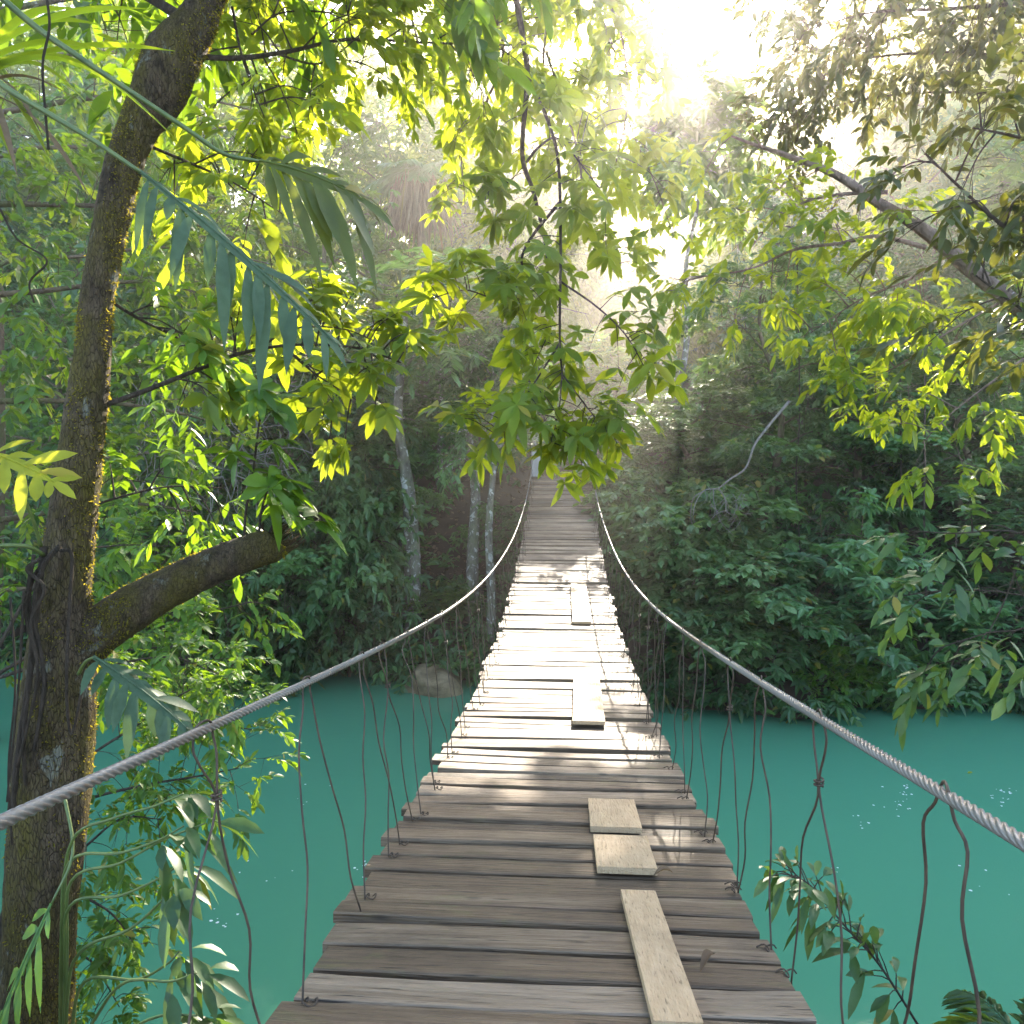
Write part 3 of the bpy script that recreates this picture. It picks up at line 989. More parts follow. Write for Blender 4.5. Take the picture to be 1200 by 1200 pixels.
# palm with a skirt of dead fronds
def frond(lv, mbs, base, d, L, nl, lw, ll, sag, tint, g):
    s_ = np.linspace(0, 1, 10)
    pts = base + d * L * s_[:, None] - UP * (sag * L * s_ ** 2)[:, None]
    mbs.tube(pts, np.linspace(.018, .004, 10) * (L / 2.0) ** .5, 4, cap=False)
    T = nrm(np.gradient(pts, axis=0))
    for k in range(nl):
        t = .18 + .82 * k / (nl - 1)
        b = np.array([np.interp(t, s_, pts[:, c]) for c in range(3)])
        tg_ = np.array([np.interp(t, s_, T[:, c]) for c in range(3)])
        sd = nrm(np.cross(tg_, UP) + 1e-4)
        l = ll * math.sin(math.pi * (0.12 + .8 * t)) + .05
        for s in (-1, 1):
            lv.add(b, tg_ * .75 + sd * s * .8 + g.normal(size=3) * .08, UP + sd * s * .4 + g.normal(size=3) * .15, l, lw, .35 + g.uniform(0, .3), np.clip(tint + g.normal() * .1, 0, 1))


g = np.random.default_rng(31)
pb = P(495, 600, 26.5)
pz = float(ground_z(pb[0], pb[1]))
ptop = P(495, 205, 26.5)
palm = empty('palm_tree', (pb[0], pb[1], pz), 'tall palm with a skirt of dry hanging fronds left of the hanging branch', 'palm')
mb = MB()
tp = np.array([[pb[0], pb[1], pz - .3], [pb[0] + .1, pb[1], (pz + ptop[2]) / 2], ptop])
mb.tube(smooth(tp, 8), .17, 10)
mb.build('trunk', BARK_BROWN, palm)
lv = Leaves(); mbs = MB()
for k in range(20):
    a_ = k * 2.4
    frond(lv, mbs, ptop, nrm(np.array([math.cos(a_), math.sin(a_), g.uniform(.1, 1.0)])), g.uniform(1.7, 2.5), 22, .06, .55, g.uniform(.35, .7), .6, g)
lv.mesh(mbs, hi=False)
mbs.build('crown', LF_BLUE, palm)
lv = Leaves()
k = 420
a_ = g.uniform(0, 6.28, k)
rr = g.uniform(.3, 1.1, k)
B = ptop + np.stack([np.cos(a_) * rr, np.sin(a_) * rr, -g.uniform(0.0, .9, k)], -1)
D = np.stack([np.cos(a_) * .18, np.sin(a_) * .18, np.full(k, -1.0)], -1) + g.normal(size=(k, 3)) * .12
lv.add(B, D, g.normal(size=(k, 3)), g.uniform(.8, 1.9, k), g.uniform(.04, .10, k), 0, g.uniform(.1, .95, k))
lv.build('dead_fronds', LF_DRY, palm, hi=False)
localise(palm)

def small_palm(px, py, d, L_, label, seed):
    g = np.random.default_rng(seed)
    top = P(px, py, d)
    zb = float(ground_z(top[0], top[1]))
    e = empty('small_palm', (top[0], top[1], zb), label, 'palm', 'small palms under the forest trees')
    mb = MB()
    mb.tube(smooth([(top[0], top[1], zb - .3), (top[0] + .08, top[1], (zb + top[2]) / 2), tuple(top)], 6), .06, 8)
    mb.build('trunk', BARK_BROWN, e)
    lv = Leaves(); mbs = MB()
    for k in range(13):
        a_ = k * 2.4
        frond(lv, mbs, top, nrm(np.array([math.cos(a_), math.sin(a_), g.uniform(.2, 1.1)])), L_ * g.uniform(.8, 1.2), 20, .05, .42, g.uniform(.35, .65), .6, g)
    lv.mesh(mbs, hi=False)
    mbs.build('crown', LF_BLUE, e)
    localise(e)


small_palm(470, 400, 23.5, 1.5, 'small feathery palm under the palm with dead fronds', 33)
small_palm(425, 500, 19.0, 1.2, 'small feathery palm beside the thick pale trunk', 34)
small_palm(1040, 610, 17.0, 1.2, 'small feathery palm in the dark hollow on the right bank', 35)
small_palm(305, 600, 17.6, 1.3, 'small feathery palm above the water behind the broken limb end', 36)

# boulder at the water edge
g = np.random.default_rng(41)
bp = P(508, 800, 17.2)
nu, nv = 26, 14
v = []
for iv in range(nv + 1):
    ph = math.pi * iv / nv
    for iu in range(nu):
        th = 2 * math.pi * iu / nu
        d = np.array([math.sin(ph) * math.cos(th), math.sin(ph) * math.sin(th), math.cos(ph)])
        r = 1 + .12 * math.sin(3 * d[0] + 2 * d[2]) + .1 * math.sin(4 * d[1] - d[0] * 3) + .05 * math.sin(9 * d[0] + 5 * d[2])
        d = np.sign(d) * np.abs(d) ** .75
        v.append(d * r * np.array([.62, .6, .36]))
q = [(a * nu + b, a * nu + (b + 1) % nu, (a + 1) * nu + (b + 1) % nu, (a + 1) * nu + b) for a in range(nv) for b in range(nu)]
bo = MB().add(v, q).build('boulder', ROCK)
bo.location = (bp[0], bp[1], .08)
tag(bo, 'rounded tan boulder at the far water edge', 'boulder')

g = np.random.default_rng(42)
tang = MB()
for k in range(150):
    x_, y_, d_ = 150 + g.uniform(0, 190), 440 + g.uniform(0, 140), 15.5 + g.uniform(0, 1.6)
    a_ = g.uniform(.6, 2.4)
    pts_ = [(x_, y_, d_)]
    for q_ in range(4):
        a_ += g.normal() * .5
        x_ += 17 * math.cos(a_); y_ += 17 * math.sin(a_)
        pts_.append((x_, y_, d_ + g.normal() * .1))
    tang.tube(smooth(PL(pts_), 3), np.linspace(.012, .005, 13), 4, cap=False)
tang_o = tang.build('vine_tangle', TWIG_PALE)
tag(tang_o, 'curtain of bare grey hanging vines right of the mossy trunk', 'vines')

# bare pale branch hanging from the right bank trees
g = np.random.default_rng(43)
bb = empty('dead_branch', P(884, 522, 15.35), 'bare pale forked dead branch among leaves right of the bridge', 'branch')
mb = MB()
tube_px = lambda seq, d, r0, r1, k=5: mb.tube(smooth(PL([(x, y_, d) for x, y_ in seq]), k), np.linspace(r0, r1, (len(seq) - 1) * k + 1), 6)
tube_px([(925, 470), (900, 500), (884, 522), (874, 548), (855, 562), (842, 572), (825, 575), (815, 590), (812, 605)], 15.35, .030, .006)
tube_px([(842, 572), (850, 585), (852, 600), (866, 603), (882, 601)], 15.35, .018, .005)
tube_px([(836, 573), (837, 590), (845, 612), (860, 628)], 15.4, .015, .004)
tube_px([(825, 575), (812, 585), (810, 610), (818, 622)], 15.3, .013, .004)
tube_px([(852, 598), (840, 602), (830, 612)], 15.35, .010, .003)
for k in range(26):
    x_, y_ = 812 + g.uniform(0, 62), 566 + g.uniform(0, 48)
    a_ = g.uniform(0.2, 2.9)
    l_ = g.uniform(10, 32)
    tube_px([(x_, y_), (x_ + l_ * .5 * math.cos(a_) + g.normal() * 2, y_ + l_ * .5 * math.sin(a_)), (x_ + l_ * math.cos(a_ + .4), y_ + l_ * math.sin(a_ + .4))], 15.35 + g.normal() * .1, .007, .003, 3)
mb.build('branch', TWIG_PALE, bb)
localise(bb)

# ------------------------------------------------------------------ near things
def px_tube(mb, seq, r0, r1, k=5, sides=8, rough=0.0):
    """seq of (px, py, depth); radii in metres"""
    p = smooth(PL(seq), k)
    mb.tube(p, np.linspace(r0, r1, len(p)), sides, rough=rough)
    return p


def px_tube_w(mb, seq, k=6, sides=16, rough=0.012, g=None):
    """seq of (px, py, depth, width in photo px)"""
    p = smooth(PL([s[:3] for s in seq]), k)
    r = smooth1([s[3] / F * s[2] / 2 for s in seq], k)
    mb.tube(p, r, sides, rough=rough, g=g)
    return p, r


def along(p, t):
    s_ = np.linspace(0, 1, len(p))
    return np.array([np.interp(t, s_, p[:, c]) for c in range(3)])


def twig_tree(mb, lv, p, g, n, length, style, L, W, nl, t0=.2, rad=.006, up=.1, sub=2, tint=None, droop=.35, spread=.9, toward=None, back=.35):
    """side twigs along polyline p, each carrying leaves"""
    T = nrm(np.gradient(p, axis=0))
    for k in range(n):
        t = t0 + (1 - t0) * (k + g.uniform(.1, .9)) / n
        b = along(p, t); tg = along(T, t)
        sd = nrm(np.cross(tg, g.normal(size=3)))
        d = nrm(tg * back + sd * .9 + np.array([0, 0, up]))
        if toward is not None: d = nrm(d + np.asarray(toward) * .6)
        l = length * g.uniform(.55, 1.2)
        tw = smooth([b, b + d * l * .5 + np.array([0, 0, .05 * l]), b + d * l - np.array([0, 0, .12 * l])], 4)
        mb.tube(tw, np.linspace(rad, rad * .35, len(tw)), 5, cap=False)
        C, D = [tw[-1]], [nrm(tw[-1] - tw[-2])]
        for q_ in range(sub):
            tt = g.uniform(.35, .9)
            bb_ = along(tw, tt)
            dd = nrm(d + g.normal(size=3) * .8)
            ee = bb_ + dd * l * g.uniform(.25, .5)
            mb.tube(np.array([bb_, (bb_ + ee) / 2, ee]), np.array([rad * .5, rad * .4, rad * .25]), 4, cap=False)
            C.append(ee); D.append(dd)
        ti = g.uniform(.2, .8, len(C)) if tint is None else np.clip(tint + g.normal(size=len(C)) * .15, 0, 1)
        if style == 'sprig': sprigs(lv, np.array(C), np.array(D), nl, L * 1.9, L, W, spread, droop, ti, g)
        else: whorls(lv, np.array(C), np.array(D), nl, L, W, droop, ti, g)


# ---- mossy tree on the left with the broken limb
g = np.random.default_rng(51)
D0 = 3.7
mossy = empty('mossy_tree', P(40, 1500, D0), 'big mossy tree with a broken limb in the left foreground', 'tree')
mb = MB()
tp, tr = px_tube_w(mb, [(36, 1500, 3.65, 98), (40, 1330, 3.66, 88), (44, 1180, 3.68, 78), (46, 1100, 3.7, 76), (57, 960, 3.7, 84), (66, 850, 3.7, 84), (72, 760, 3.7, 72), (76, 690, 3.7, 56), (86, 600, 3.72, 52), (98, 500, 3.75, 46), (104, 455, 3.77, 44), (110, 400, 3.8, 38), (112, 360, 3.82, 36), (128, 270, 3.86, 37), (143, 200, 3.9, 40), (162, 150, 3.93, 43), (186, 108, 3.97, 60), (202, 68, 4.0, 62), (226, 33, 4.05, 47), (240, 5, 4.1, 38), (262, -60, 4.2, 36), (290, -180, 4.3, 34), (300, -420, 4.5, 30), (330, -900, 4.9, 22)], 8, 22, 0.018, g)
trunk = mb.build('trunk', BARK_MOSS, mossy)
mb = MB()
lp, lr = px_tube_w(mb, [(70, 790, 3.72, 60), (105, 748, 3.74, 58), (150, 716, 3.78, 54), (195, 690, 3.82, 48), (240, 668, 3.86, 44), (290, 648, 3.9, 42), (318, 640, 3.92, 40), (324, 637, 3.93, 28)], 7, 18, 0.02, g)
te = nrm(lp[-1] - lp[-4])
for k in range(46):           # splintered break
    q_ = nrm(np.cross(te, g.normal(size=3)))
    r_ = lr[-4] * math.sqrt(g.random()) * .95
    s0 = lp[-3] + q_ * r_
    mb.tube(np.array([s0, s0 + te * g.uniform(.02, .05) + q_ * .003, s0 + te * g.uniform(.04, .13) + g.normal(size=3) * .008]), np.array([.010, .007, .002]) * g.uniform(.5, 1.3), 5)
for k in range(7):            # stubs and burls
    t_ = g.uniform(.15, .9)
    b_ = along(lp, t_); q_ = nrm(g.normal(size=3) + np.array([0, 0, -.3]))
    rr_ = float(np.interp(t_, np.linspace(0, 1, len(lr)), lr))
    mb.tube(np.array([b_, b_ + q_ * rr_ * .9, b_ + q_ * rr_ * 1.25]), np.array([.035, .028, .010]) * g.uniform(.6, 1.1), 8, rough=.1)
mb.build('broken_limb', BARK_MOSS, mossy)
# moss fuzz: tiny blades growing out of the bark
lv = Leaves()
for pts, rad, n_, dens in ((tp, tr, 20000, 1), (lp, lr, 7000, 1)):
    T = nrm(np.gradient(pts, axis=0))
    ii = g.integers(0, len(pts) - 1, n_)
    f = g.uniform(0, 1, n_)[:, None]
    c = pts[ii] * (1 - f) + pts[ii + 1] * f
    rr = rad[ii] * (1 - f[:, 0]) + rad[ii + 1] * f[:, 0]
    nv_ = nrm(np.cross(T[ii], g.normal(size=(n_, 3))))
    B = c + nv_ * rr[:, None] * .97
    m_ = np.sin(B[:, 2] * 5 + nv_[:, 0] * 3) + np.sin(B[:, 2] * 13 + nv_[:, 1] * 4) * .6 + nv_[:, 0] * .9 > .35
    B, nn_ = B[m_], nv_[m_]
    lv.add(B, nn_ + g.normal(size=nn_.shape) * .7, g.normal(size=nn_.shape), g.uniform(.008, .022, len(B)), .006, .2, g.uniform(.2, 1, len(B)))
lv.build('moss', LF_MOSS, mossy, hi=False)
# branches with leaves
def branch(parent, seq, r0, r1, n, length, style, L, W, nl, leafm, tint=.5, extra=(), g=g, barkm=TWIG, **kw):
    mb = MB(); lv = Leaves()
    p = px_tube(mb, seq, r0, r1, 6)
    twig_tree(mb, lv, p, g, n, length, style, L, W, nl, tint=tint, **kw)
    for sq, ra, rb, n2 in extra:
        p2 = px_tube(mb, sq, ra, rb, 6)
        twig_tree(mb, lv, p2, g, n2, length, style, L, W, nl, tint=tint, **kw)
    b = mb.build('branch', barkm, parent)
    lv.build('leaves', leafm, b)
    return b


branch(mossy, [(122, 475, 3.78), (170, 458, 3.9), (235, 432, 4.1), (290, 412, 4.3), (350, 404, 4.5), (420, 408, 4.7), (470, 425, 4.8)], .014, .005, 22, .34, 'whorl', .135, .058, 7, LF_YEL, .5, t0=.25, up=.1,
       extra=[([(300, 410, 4.3), (345, 385, 4.5), (400, 385, 4.6), (440, 400, 4.7)], .007, .003, 7), ([(330, 405, 4.4), (372, 440, 4.5), (420, 470, 4.55)], .007, .003, 7)])
branch(mossy, [(225, 66, 4.05), (280, 68, 4.3), (340, 60, 4.6), (410, 46, 5.0), (500, 50, 5.4), (600, 53, 5.9)], .016, .006, 24, .42, 'sprig', .12, .052, 11, LF_YEL, .55, t0=.2,
       extra=[([(272, 8, 4.3), (282, 60, 4.3), (295, 100, 4.35), (310, 138, 4.4)], .008, .003, 5),
              ([(320, 62, 4.5), (370, 75, 4.7), (400, 60, 4.9), (440, 20, 5.1), (470, -20, 5.2)], .007, .003, 7),
              ([(295, 40, 4.3), (330, 15, 4.5), (390, 15, 4.8), (450, 30, 5.0)], .006, .003, 6)])
branch(mossy, [(110, 340, 3.85), (160, 372, 4.0), (215, 400, 4.3), (250, 430, 4.5)], .010, .004, 8, .28, 'sprig', .13, .055, 9, LF_MID, .6)
branch(mossy, [(160, 165, 3.95), (220, 190, 4.3), (275, 215, 4.6), (330, 250, 4.9)], .010, .004, 11, .38, 'sprig', .15, .06, 9, LF_YEL, .5)
branch(mossy, [(100, 595, 3.75), (150, 580, 3.9), (200, 570, 4.1), (260, 572, 4.3)], .007, .003, 7, .25, 'sprig', .10, .04, 9, LF_MID, .6)
branch(mossy, [(232, 20, 4.1), (300, -40, 4.6), (380, -70, 5.2), (460, -60, 5.8), (540, -30, 6.4)], .03, .01, 16, .6, 'sprig', .17, .07, 10, LF_YEL, .5)
branch(mossy, [(228, 30, 4.1), (160, -10, 4.3), (90, -30, 4.6), (20, -40, 4.9)], .03, .01, 14, .55, 'sprig', .17, .07, 10, LF_MID, .5)
# upper crown above the frame: it shades the near planks
mb = MB(); lv = Leaves()
for k in range(9):
    a_ = k * 2.4
    b = along(tp, .93 - .012 * k)
    d = nrm(np.array([math.cos(a_), math.sin(a_), .5 + .1 * g.normal()]))
    e = b + d * g.uniform(1.6, 2.8)
    lpx = smooth([b, (b + e) / 2 + UP * .15, e - UP * .1], 5)
    mb.tube(lpx, np.linspace(.035, .01, len(lpx)), 6)
    twig_tree(mb, lv, lpx, g, 10, .7, 'sprig', .18, .075, 10, t0=.15)
cr = mb.build('crown_branches', TWIG, mossy)
lv.build('leaves', LF_MID, cr)
localise(mossy)

# sprouts that stand on the broken limb
g = np.random.default_rng(52)
ep = empty('epiphyte_seedling', P(292, 640, 3.9), 'leafy sprouts standing on the end of the broken mossy limb', 'plant')
mb = MB(); lv = Leaves()
for sq in ([(286, 640, 3.9), (288, 600, 3.9), (297, 550, 3.92), (303, 500, 3.95), (310, 470, 3.95)], [(303, 636, 3.9), (306, 600, 3.88), (315, 570, 3.85)], [(310, 636, 3.92), (322, 612, 3.95), (335, 600, 3.98)]):
    p = px_tube(mb, sq, .008, .004, 5)
    twig_tree(mb, lv, p, g, 5 if len(sq) > 3 else 2, .20, 'whorl', .17, .065, 7, t0=.3, rad=.004, up=.15, tint=.4, sub=1)
    whorls(lv, p[-1:], np.array([[0, -.3, .7]]), 8, .2, .07, .4, np.array([.5]), g)
mb.build('stem', TWIG, ep)
lv.build('leaves', LF_MID, ep)
localise(ep)


# ---- split leaves of the climbing plants
def split_leaf(mb, base, d, L, npair, lw, ll, sag, g, tint=.5, up=UP, hang=.5, web=.25):
    """one big divided leaf: a rib with lobes on both sides and a webbed middle"""
    s_ = np.linspace(0, 1, 12)
    pts = base + d * L * s_[:, None] - UP * (sag * L * s_ ** 2)[:, None]
    T = nrm(np.gradient(pts, axis=0))
    lv = Leaves()
    for k in range(npair):
        t = .03 + .9 * k / (npair - 1)
        b = along(pts, t); tg = along(T, t)
        sd = nrm(np.cross(tg, up))
        l = ll * (math.sin(math.pi * (0.22 + .68 * t)) ** .8) * g.uniform(.8, 1.15)
        b = b + T[0] * g.normal() * .012
        for s in (-1, 1):
            dd = nrm(sd * s * .85 + tg * (.35 + .5 * t) - UP * hang * .25 * g.uniform(.3, 1.6) + g.normal(size=3) * .13)
            nn_ = nrm(np.cross(dd, tg) * s)
            if nn_[2] < 0: nn_ = -nn_
            lv.add(b, dd, nn_ + g.normal(size=3) * .1, l, lw * (.75 + .5 * math.sin(math.pi * t)) * g.uniform(.85, 1.2), hang + g.uniform(-.35, .3), np.clip(tint + g.normal() * .07, 0, 1))
    lv.add(pts[-2], T[-1], up, ll * .55, lw, hang * .5, tint)
    lv.mesh(mb, True, .18)
    # web along the rib
    w = lw * .7 * np.sin(np.pi * np.clip(s_ * .9 + .08, 0, 1))
    Sd = nrm(np.cross(T, up))
    v = np.stack([pts - Sd * w[:, None] - UP * .15 * w[:, None], pts + UP * .002, pts + Sd * w[:, None] - UP * .15 * w[:, None]], 1).reshape(-1, 3)
    i = np.arange(11)[:, None] * 3
    q = np.concatenate([np.hstack([i, i + 1, i + 4, i + 3]), np.hstack([i + 1, i + 2, i + 5, i + 4])])
    mb.add(v, q, None, tint)
    mb.tube(pts + UP * .004, np.linspace(.006, .002, 12), 5, cap=False, tint=.9)


def wdir(px0, py0, d0, px1, py1, d1):
    a_, b_ = P(px0, py0, d0), P(px1, py1, d1)
    return a_, nrm(b_ - a_), float(np.linalg.norm(b_ - a_))


def climber(loc, label, stalks, name='climbing_philodendron', roots=()):
    """stalks: (stem polyline, stem radius, tip to leaf end (px,py,d), npair, lobe width, lobe length, sag, material, tint, hang)"""
    e = empty(name, P(*loc), label, 'climbing plant')
    gg = np.random.default_rng(int(loc[0] + loc[1] * 3) + 9)
    if roots:
        mb = MB()
        for sq, r in roots: px_tube(mb, sq, r, r * .7, 6, 6, .1)
        mb.build('aerial_roots', TWIG, e)
    for seq, r, end, npair, lw, ll, sag, matl, tint, hang, *face in stalks:
        fc = face[0] if face else 0.0
        toc = nrm(np.array([0, 0, EYE]) - P(*end))
        up = nrm(UP * (1 - fc) + toc * fc)
        mb = MB()
        p = px_tube(mb, seq, r, r * .6, 6, 8)
        st = mb.build('stalk', STEM_GREEN, e)
        b, d, L = wdir(*seq[-1], *end)
        mb = MB()
        split_leaf(mb, b, nrm(d + UP * sag * .6), L, npair, lw, ll, sag, gg, tint, up=up, hang=hang)
        mb.build('split_leaf', matl, st)
    for c in e.children:
        pass
    localise(e)
    return e


climber((5, 60, 3.0), 'climbing plant at top left with long thick stalks and big split leaves',
        [([(-60, -60, 2.9), (30, 22, 3.0), (90, 65, 3.02), (160, 112, 3.05), (220, 152, 3.1), (262, 180, 3.15), (303, 189, 3.2)], .014, (425, 225, 3.35), 11, .055, .34, .22, LF_OLIVE, .35, .45, .5),
         ([(-70, 40, 2.8), (0, 98, 2.8), (60, 135, 2.8), (110, 165, 2.8), (165, 202, 2.8)], .013, (385, 385, 2.75), 15, .042, .27, .10, LF_GREY, .5, .65, .30)])
climber((35, 660, 3.45), 'climbing plant clasping the mossy trunk with brown roots and yellow fan leaf',
        [([(48, 640, 3.5), (35, 600, 3.4), (12, 560, 3.3), (-15, 530, 3.2)], .009, (62, 560, 3.2), 5, .045, .24, .15, LF_GOLD, .6, .25, .6),
         ([(50, 650, 3.5), (30, 640, 3.4), (-20, 640, 3.3)], .012, (-130, 690, 3.2), 7, .06, .26, .2, LF_MID, .5, .6),
         ([(92, 790, 3.5), (100, 776, 3.45), (110, 770, 3.4)], .009, (215, 845, 3.3), 9, .045, .20, .12, LF_GREY, .6, .45, .4),
         ([(75, 930, 3.5), (85, 1000, 3.4), (60, 1060, 3.3)], .008, (0, 1190, 3.2), 6, .05, .2, .1, LF_DARK, .5, .5)],
        roots=[([(52, 640, 3.52), (44, 700, 3.5), (36, 780, 3.48), (22, 880, 3.48), (14, 960, 3.5)], .016),
               ([(60, 650, 3.5), (34, 690, 3.47), (38, 760, 3.47), (28, 860, 3.47), (30, 920, 3.5)], .012),
               ([(40, 650, 3.45), (30, 720, 3.44), (44, 790, 3.44), (20, 900, 3.46)], .009),
               ([(70, 640, 3.52), (50, 665, 3.46), (40, 720, 3.45), (52, 800, 3.46), (40, 880, 3.48)], .012),
               ([(46, 655, 3.42), (32, 668, 3.4), (52, 690, 3.42), (36, 730, 3.42), (44, 770, 3.44)], .010),
               ([(70, 645, 3.48), (84, 650, 3.5), (82, 700, 3.52), (78, 800, 3.5), (84, 860, 3.5), (100, 790, 3.5)], .009),
               ([(28, 690, 3.42), (22, 800, 3.42), (8, 940, 3.42)], .006)])

# strap leaved plant at the top left corner, above the long stalks
g = np.random.default_rng(55)
sp = empty('bromeliad', P(-30, 70, 3.3), 'strap leaved plant perched at the top left corner', 'plant')
mb = MB()
def strap(base, tip, w, arch, ti, n=10):
    s_ = np.linspace(0, 1, n)
    pts = base * (1 - s_[:, None]) + tip * s_[:, None] + UP * (arch * np.sin(np.pi * s_))[:, None]
    T = nrm(np.gradient(pts, axis=0)); Sd = nrm(np.cross(T, UP)); N_ = np.cross(Sd, T)
    ww = w * np.minimum(1, (1.02 - s_) * 3.5) * (.7 + .3 * s_)
    v = np.stack([pts - Sd * ww[:, None] / 2 + N_ * ww[:, None] * .2, pts, pts + Sd * ww[:, None] / 2 + N_ * ww[:, None] * .2], 1).reshape(-1, 3)
    i = np.arange(n - 1)[:, None] * 3
    mb.add(v, np.concatenate([np.hstack([i, i + 1, i + 4, i + 3]), np.hstack([i + 1, i + 2, i + 5, i + 4])]), None, ti)
b0 = P(-40, 95, 3.3)
for (tx, ty, td, w, ar, ti) in [(170, 10, 3.2, .05, .08, .9), (205, 60, 3.4, .055, .06, .7), (150, 75, 3.3, .05, .1, .6), (208, 165, 3.1, .055, .16, .75), (120, 30, 3.5, .05, .1, .5), (90, 10, 3.2, .05, .1, .8), (140, 100, 3.5, .05, .12, .3), (60, 190, 3.2, .05, .12, .4), (20, 200, 3.1, .05, .1, .3), (110, 130, 3.4, .05, .14, .5), (-90, 190, 3.3, .05, .1, .4), (-160, 60, 3.3, .05, .1, .4), (40, -40, 3.4, .05, .1, .6)]:
    strap(b0 + g.normal(size=3) * .03, P(tx, ty, td), w, ar, ti)
mb.build('strap_leaves', LF_YEL, sp)
mb = MB()
for (tx, ty, td, w, ar, ti) in [(105, 230, 3.1, .04, .1, .3), (20, 205, 3.0, .03, .05, .3), (95, 120, 3.2, .03, .1, .5), (50, 160, 3.2, .03, .1, .4)]:
    strap(b0 + g.normal(size=3) * .03, P(tx, ty, td), w, ar, ti)
mb.build('dead_leaves', LF_DRY, sp)
localise(sp)

# ---- tree over the left bank: trunk outside the picture, crown reaching in behind the mossy trunk
def side_tree(name, base, top, r0, limbs, label, barkm, leafm, style, L, W, nl, seed, n_tw=12, tw=.6, cat='tree', tint=.5, hi=True, sub=2):
    g = np.random.default_rng(seed)
    e = empty(name, base, label, cat)
    mb = MB(); lv = Leaves()
    tpts = smooth([np.array(base) - UP * .4, np.array(base) * .6 + np.array(top) * .4 + np.array([.2, 0, 0]), np.array(top)], 8)
    mb.tube(tpts, np.linspace(r0, r0 * .35, len(tpts)), 12)
    for it in limbs:
        seq, ra, rb = it[:3]
        first = it[3] if len(it) > 3 else None
        p = PL(seq)
        if first is not None: p = np.vstack([along(tpts, first), p])
        p = smooth(p, 6)
        mb.tube(p, np.linspace(ra, rb, len(p)), 8)
        twig_tree(mb, lv, p, g, n_tw if len(it) < 5 else it[4], tw, style, L, W, nl, t0=.12, tint=tint, sub=sub)
    mb.build('trunk', barkm, e)
    lv.build('crown', leafm, e, hi=hi)
    localise(e)
    return e


side_tree('leafy_tree', (-8.6, 8.6, 1.5), (-8.2, 8.8, 11.5), .22,
          [([(-60, 620, 8.5), (60, 600, 8.8), (150, 590, 9), (230, 600, 9.2)], .05, .01, .35, 26),
           ([(-60, 480, 8.5), (80, 470, 8.8), (190, 480, 9), (270, 500, 9.3)], .05, .01, .45, 28),
           ([(-60, 360, 8.5), (60, 340, 8.8), (170, 330, 9), (240, 345, 9.3)], .05, .01, .55, 28),
           ([(-60, 250, 8.6), (70, 240, 9), (180, 250, 9.4), (280, 280, 9.8)], .05, .01, .65, 28),
           ([(-60, 150, 8.6), (70, 120, 9), (200, 110, 9.6), (300, 130, 10)], .05, .01, .75, 28),
           ([(-60, 20, 8.6), (70, 0, 9), (200, -20, 9.6), (340, 10, 10)], .05, .01, .9, 28),
           ([(-60, 700, 8.5), (40, 690, 8.7), (120, 700, 9), (200, 720, 9)], .04, .01, .25, 16)],
          'fresh green tree on the left bank filling the view behind the mossy trunk', BARK_BROWN, LF_MID, 'sprig', .155, .066, 12, 61, n_tw=18, tw=.7, tint=.55)
side_tree('leafy_tree', (-10.5, 13.0, .5), (-9.8, 13.0, 12.5), .22,
          [([(-20, 330, 12.5), (100, 300, 12.8), (220, 290, 13), (320, 310, 13)], .05, .01, .5, 18),
           ([(-20, 200, 12.5), (120, 170, 13), (260, 150, 13.2), (380, 170, 13.4)], .05, .01, .65, 28),
           ([(-20, 90, 12.5), (140, 60, 13), (300, 50, 13.2), (420, 80, 13.4)], .05, .01, .8, 18),
           ([(-20, 560, 12.5), (100, 540, 12.8), (200, 530, 13), (300, 545, 13)], .05, .01, .35, 16),
           ([(-20, 440, 12.5), (100, 420, 12.8), (200, 400, 13), (310, 420, 13)], .05, .01, .4, 16)],
          'yellow green tree on the left bank glowing high behind the mossy tree', BARK_BROWN, LF_YEL, 'sprig', .18, .078, 12, 62, tw=.85, tint=.5)

# ---- the hanging branch over the middle of the bridge
g = np.random.default_rng(71)
# its tree stands on the left bank outside the frame and arches over
hang = empty('hanging_branch', P(600, -160, 6.0), 'long leafy branch with palmate leaves hanging over the middle of the bridge', 'branch')
mb = MB(); lv = Leaves()
H_ = [([(585, -200, 6.2), (596, -60, 6.1), (612, 40, 6.0), (618, 90, 5.9), (612, 180, 5.8), (625, 225, 5.8), (640, 290, 5.75), (641, 335, 5.7)], .030, .010, 8),
      ([(616, 80, 5.9), (645, 150, 5.8), (655, 200, 5.7), (657, 300, 5.6), (656, 400, 5.5), (660, 445, 5.45)], .016, .006, 8),
      ([(617, 190, 5.8), (632, 172, 5.8), (655, 163, 5.8), (690, 205, 5.7), (712, 235, 5.6)], .011, .004, 6),
      ([(655, 238, 5.65), (625, 275, 5.6), (612, 300, 5.5), (610, 328, 5.5), (585, 350, 5.4), (545, 340, 5.3), (505, 350, 5.3)], .012, .004, 14),
      ([(612, 330, 5.5), (628, 350, 5.5)], .005, .002, 2),
      ([(657, 330, 5.6), (700, 360, 5.5), (735, 395, 5.4), (760, 440, 5.35)], .008, .003, 9),
      ([(657, 400, 5.5), (632, 440, 5.4), (605, 480, 5.3), (575, 515, 5.25)], .008, .003, 10),
      ([(660, 440, 5.45), (690, 480, 5.4), (715, 510, 5.35)], .006, .003, 8),
      ([(659, 430, 5.45), (655, 480, 5.4), (645, 520, 5.35)], .006, .003, 7),
      ([(641, 335, 5.7), (645, 380, 5.7), (625, 430, 5.7)], .007, .003, 7),
      ([(625, 225, 5.8), (590, 215, 5.8), (560, 235, 5.8)], .006, .003, 5)]
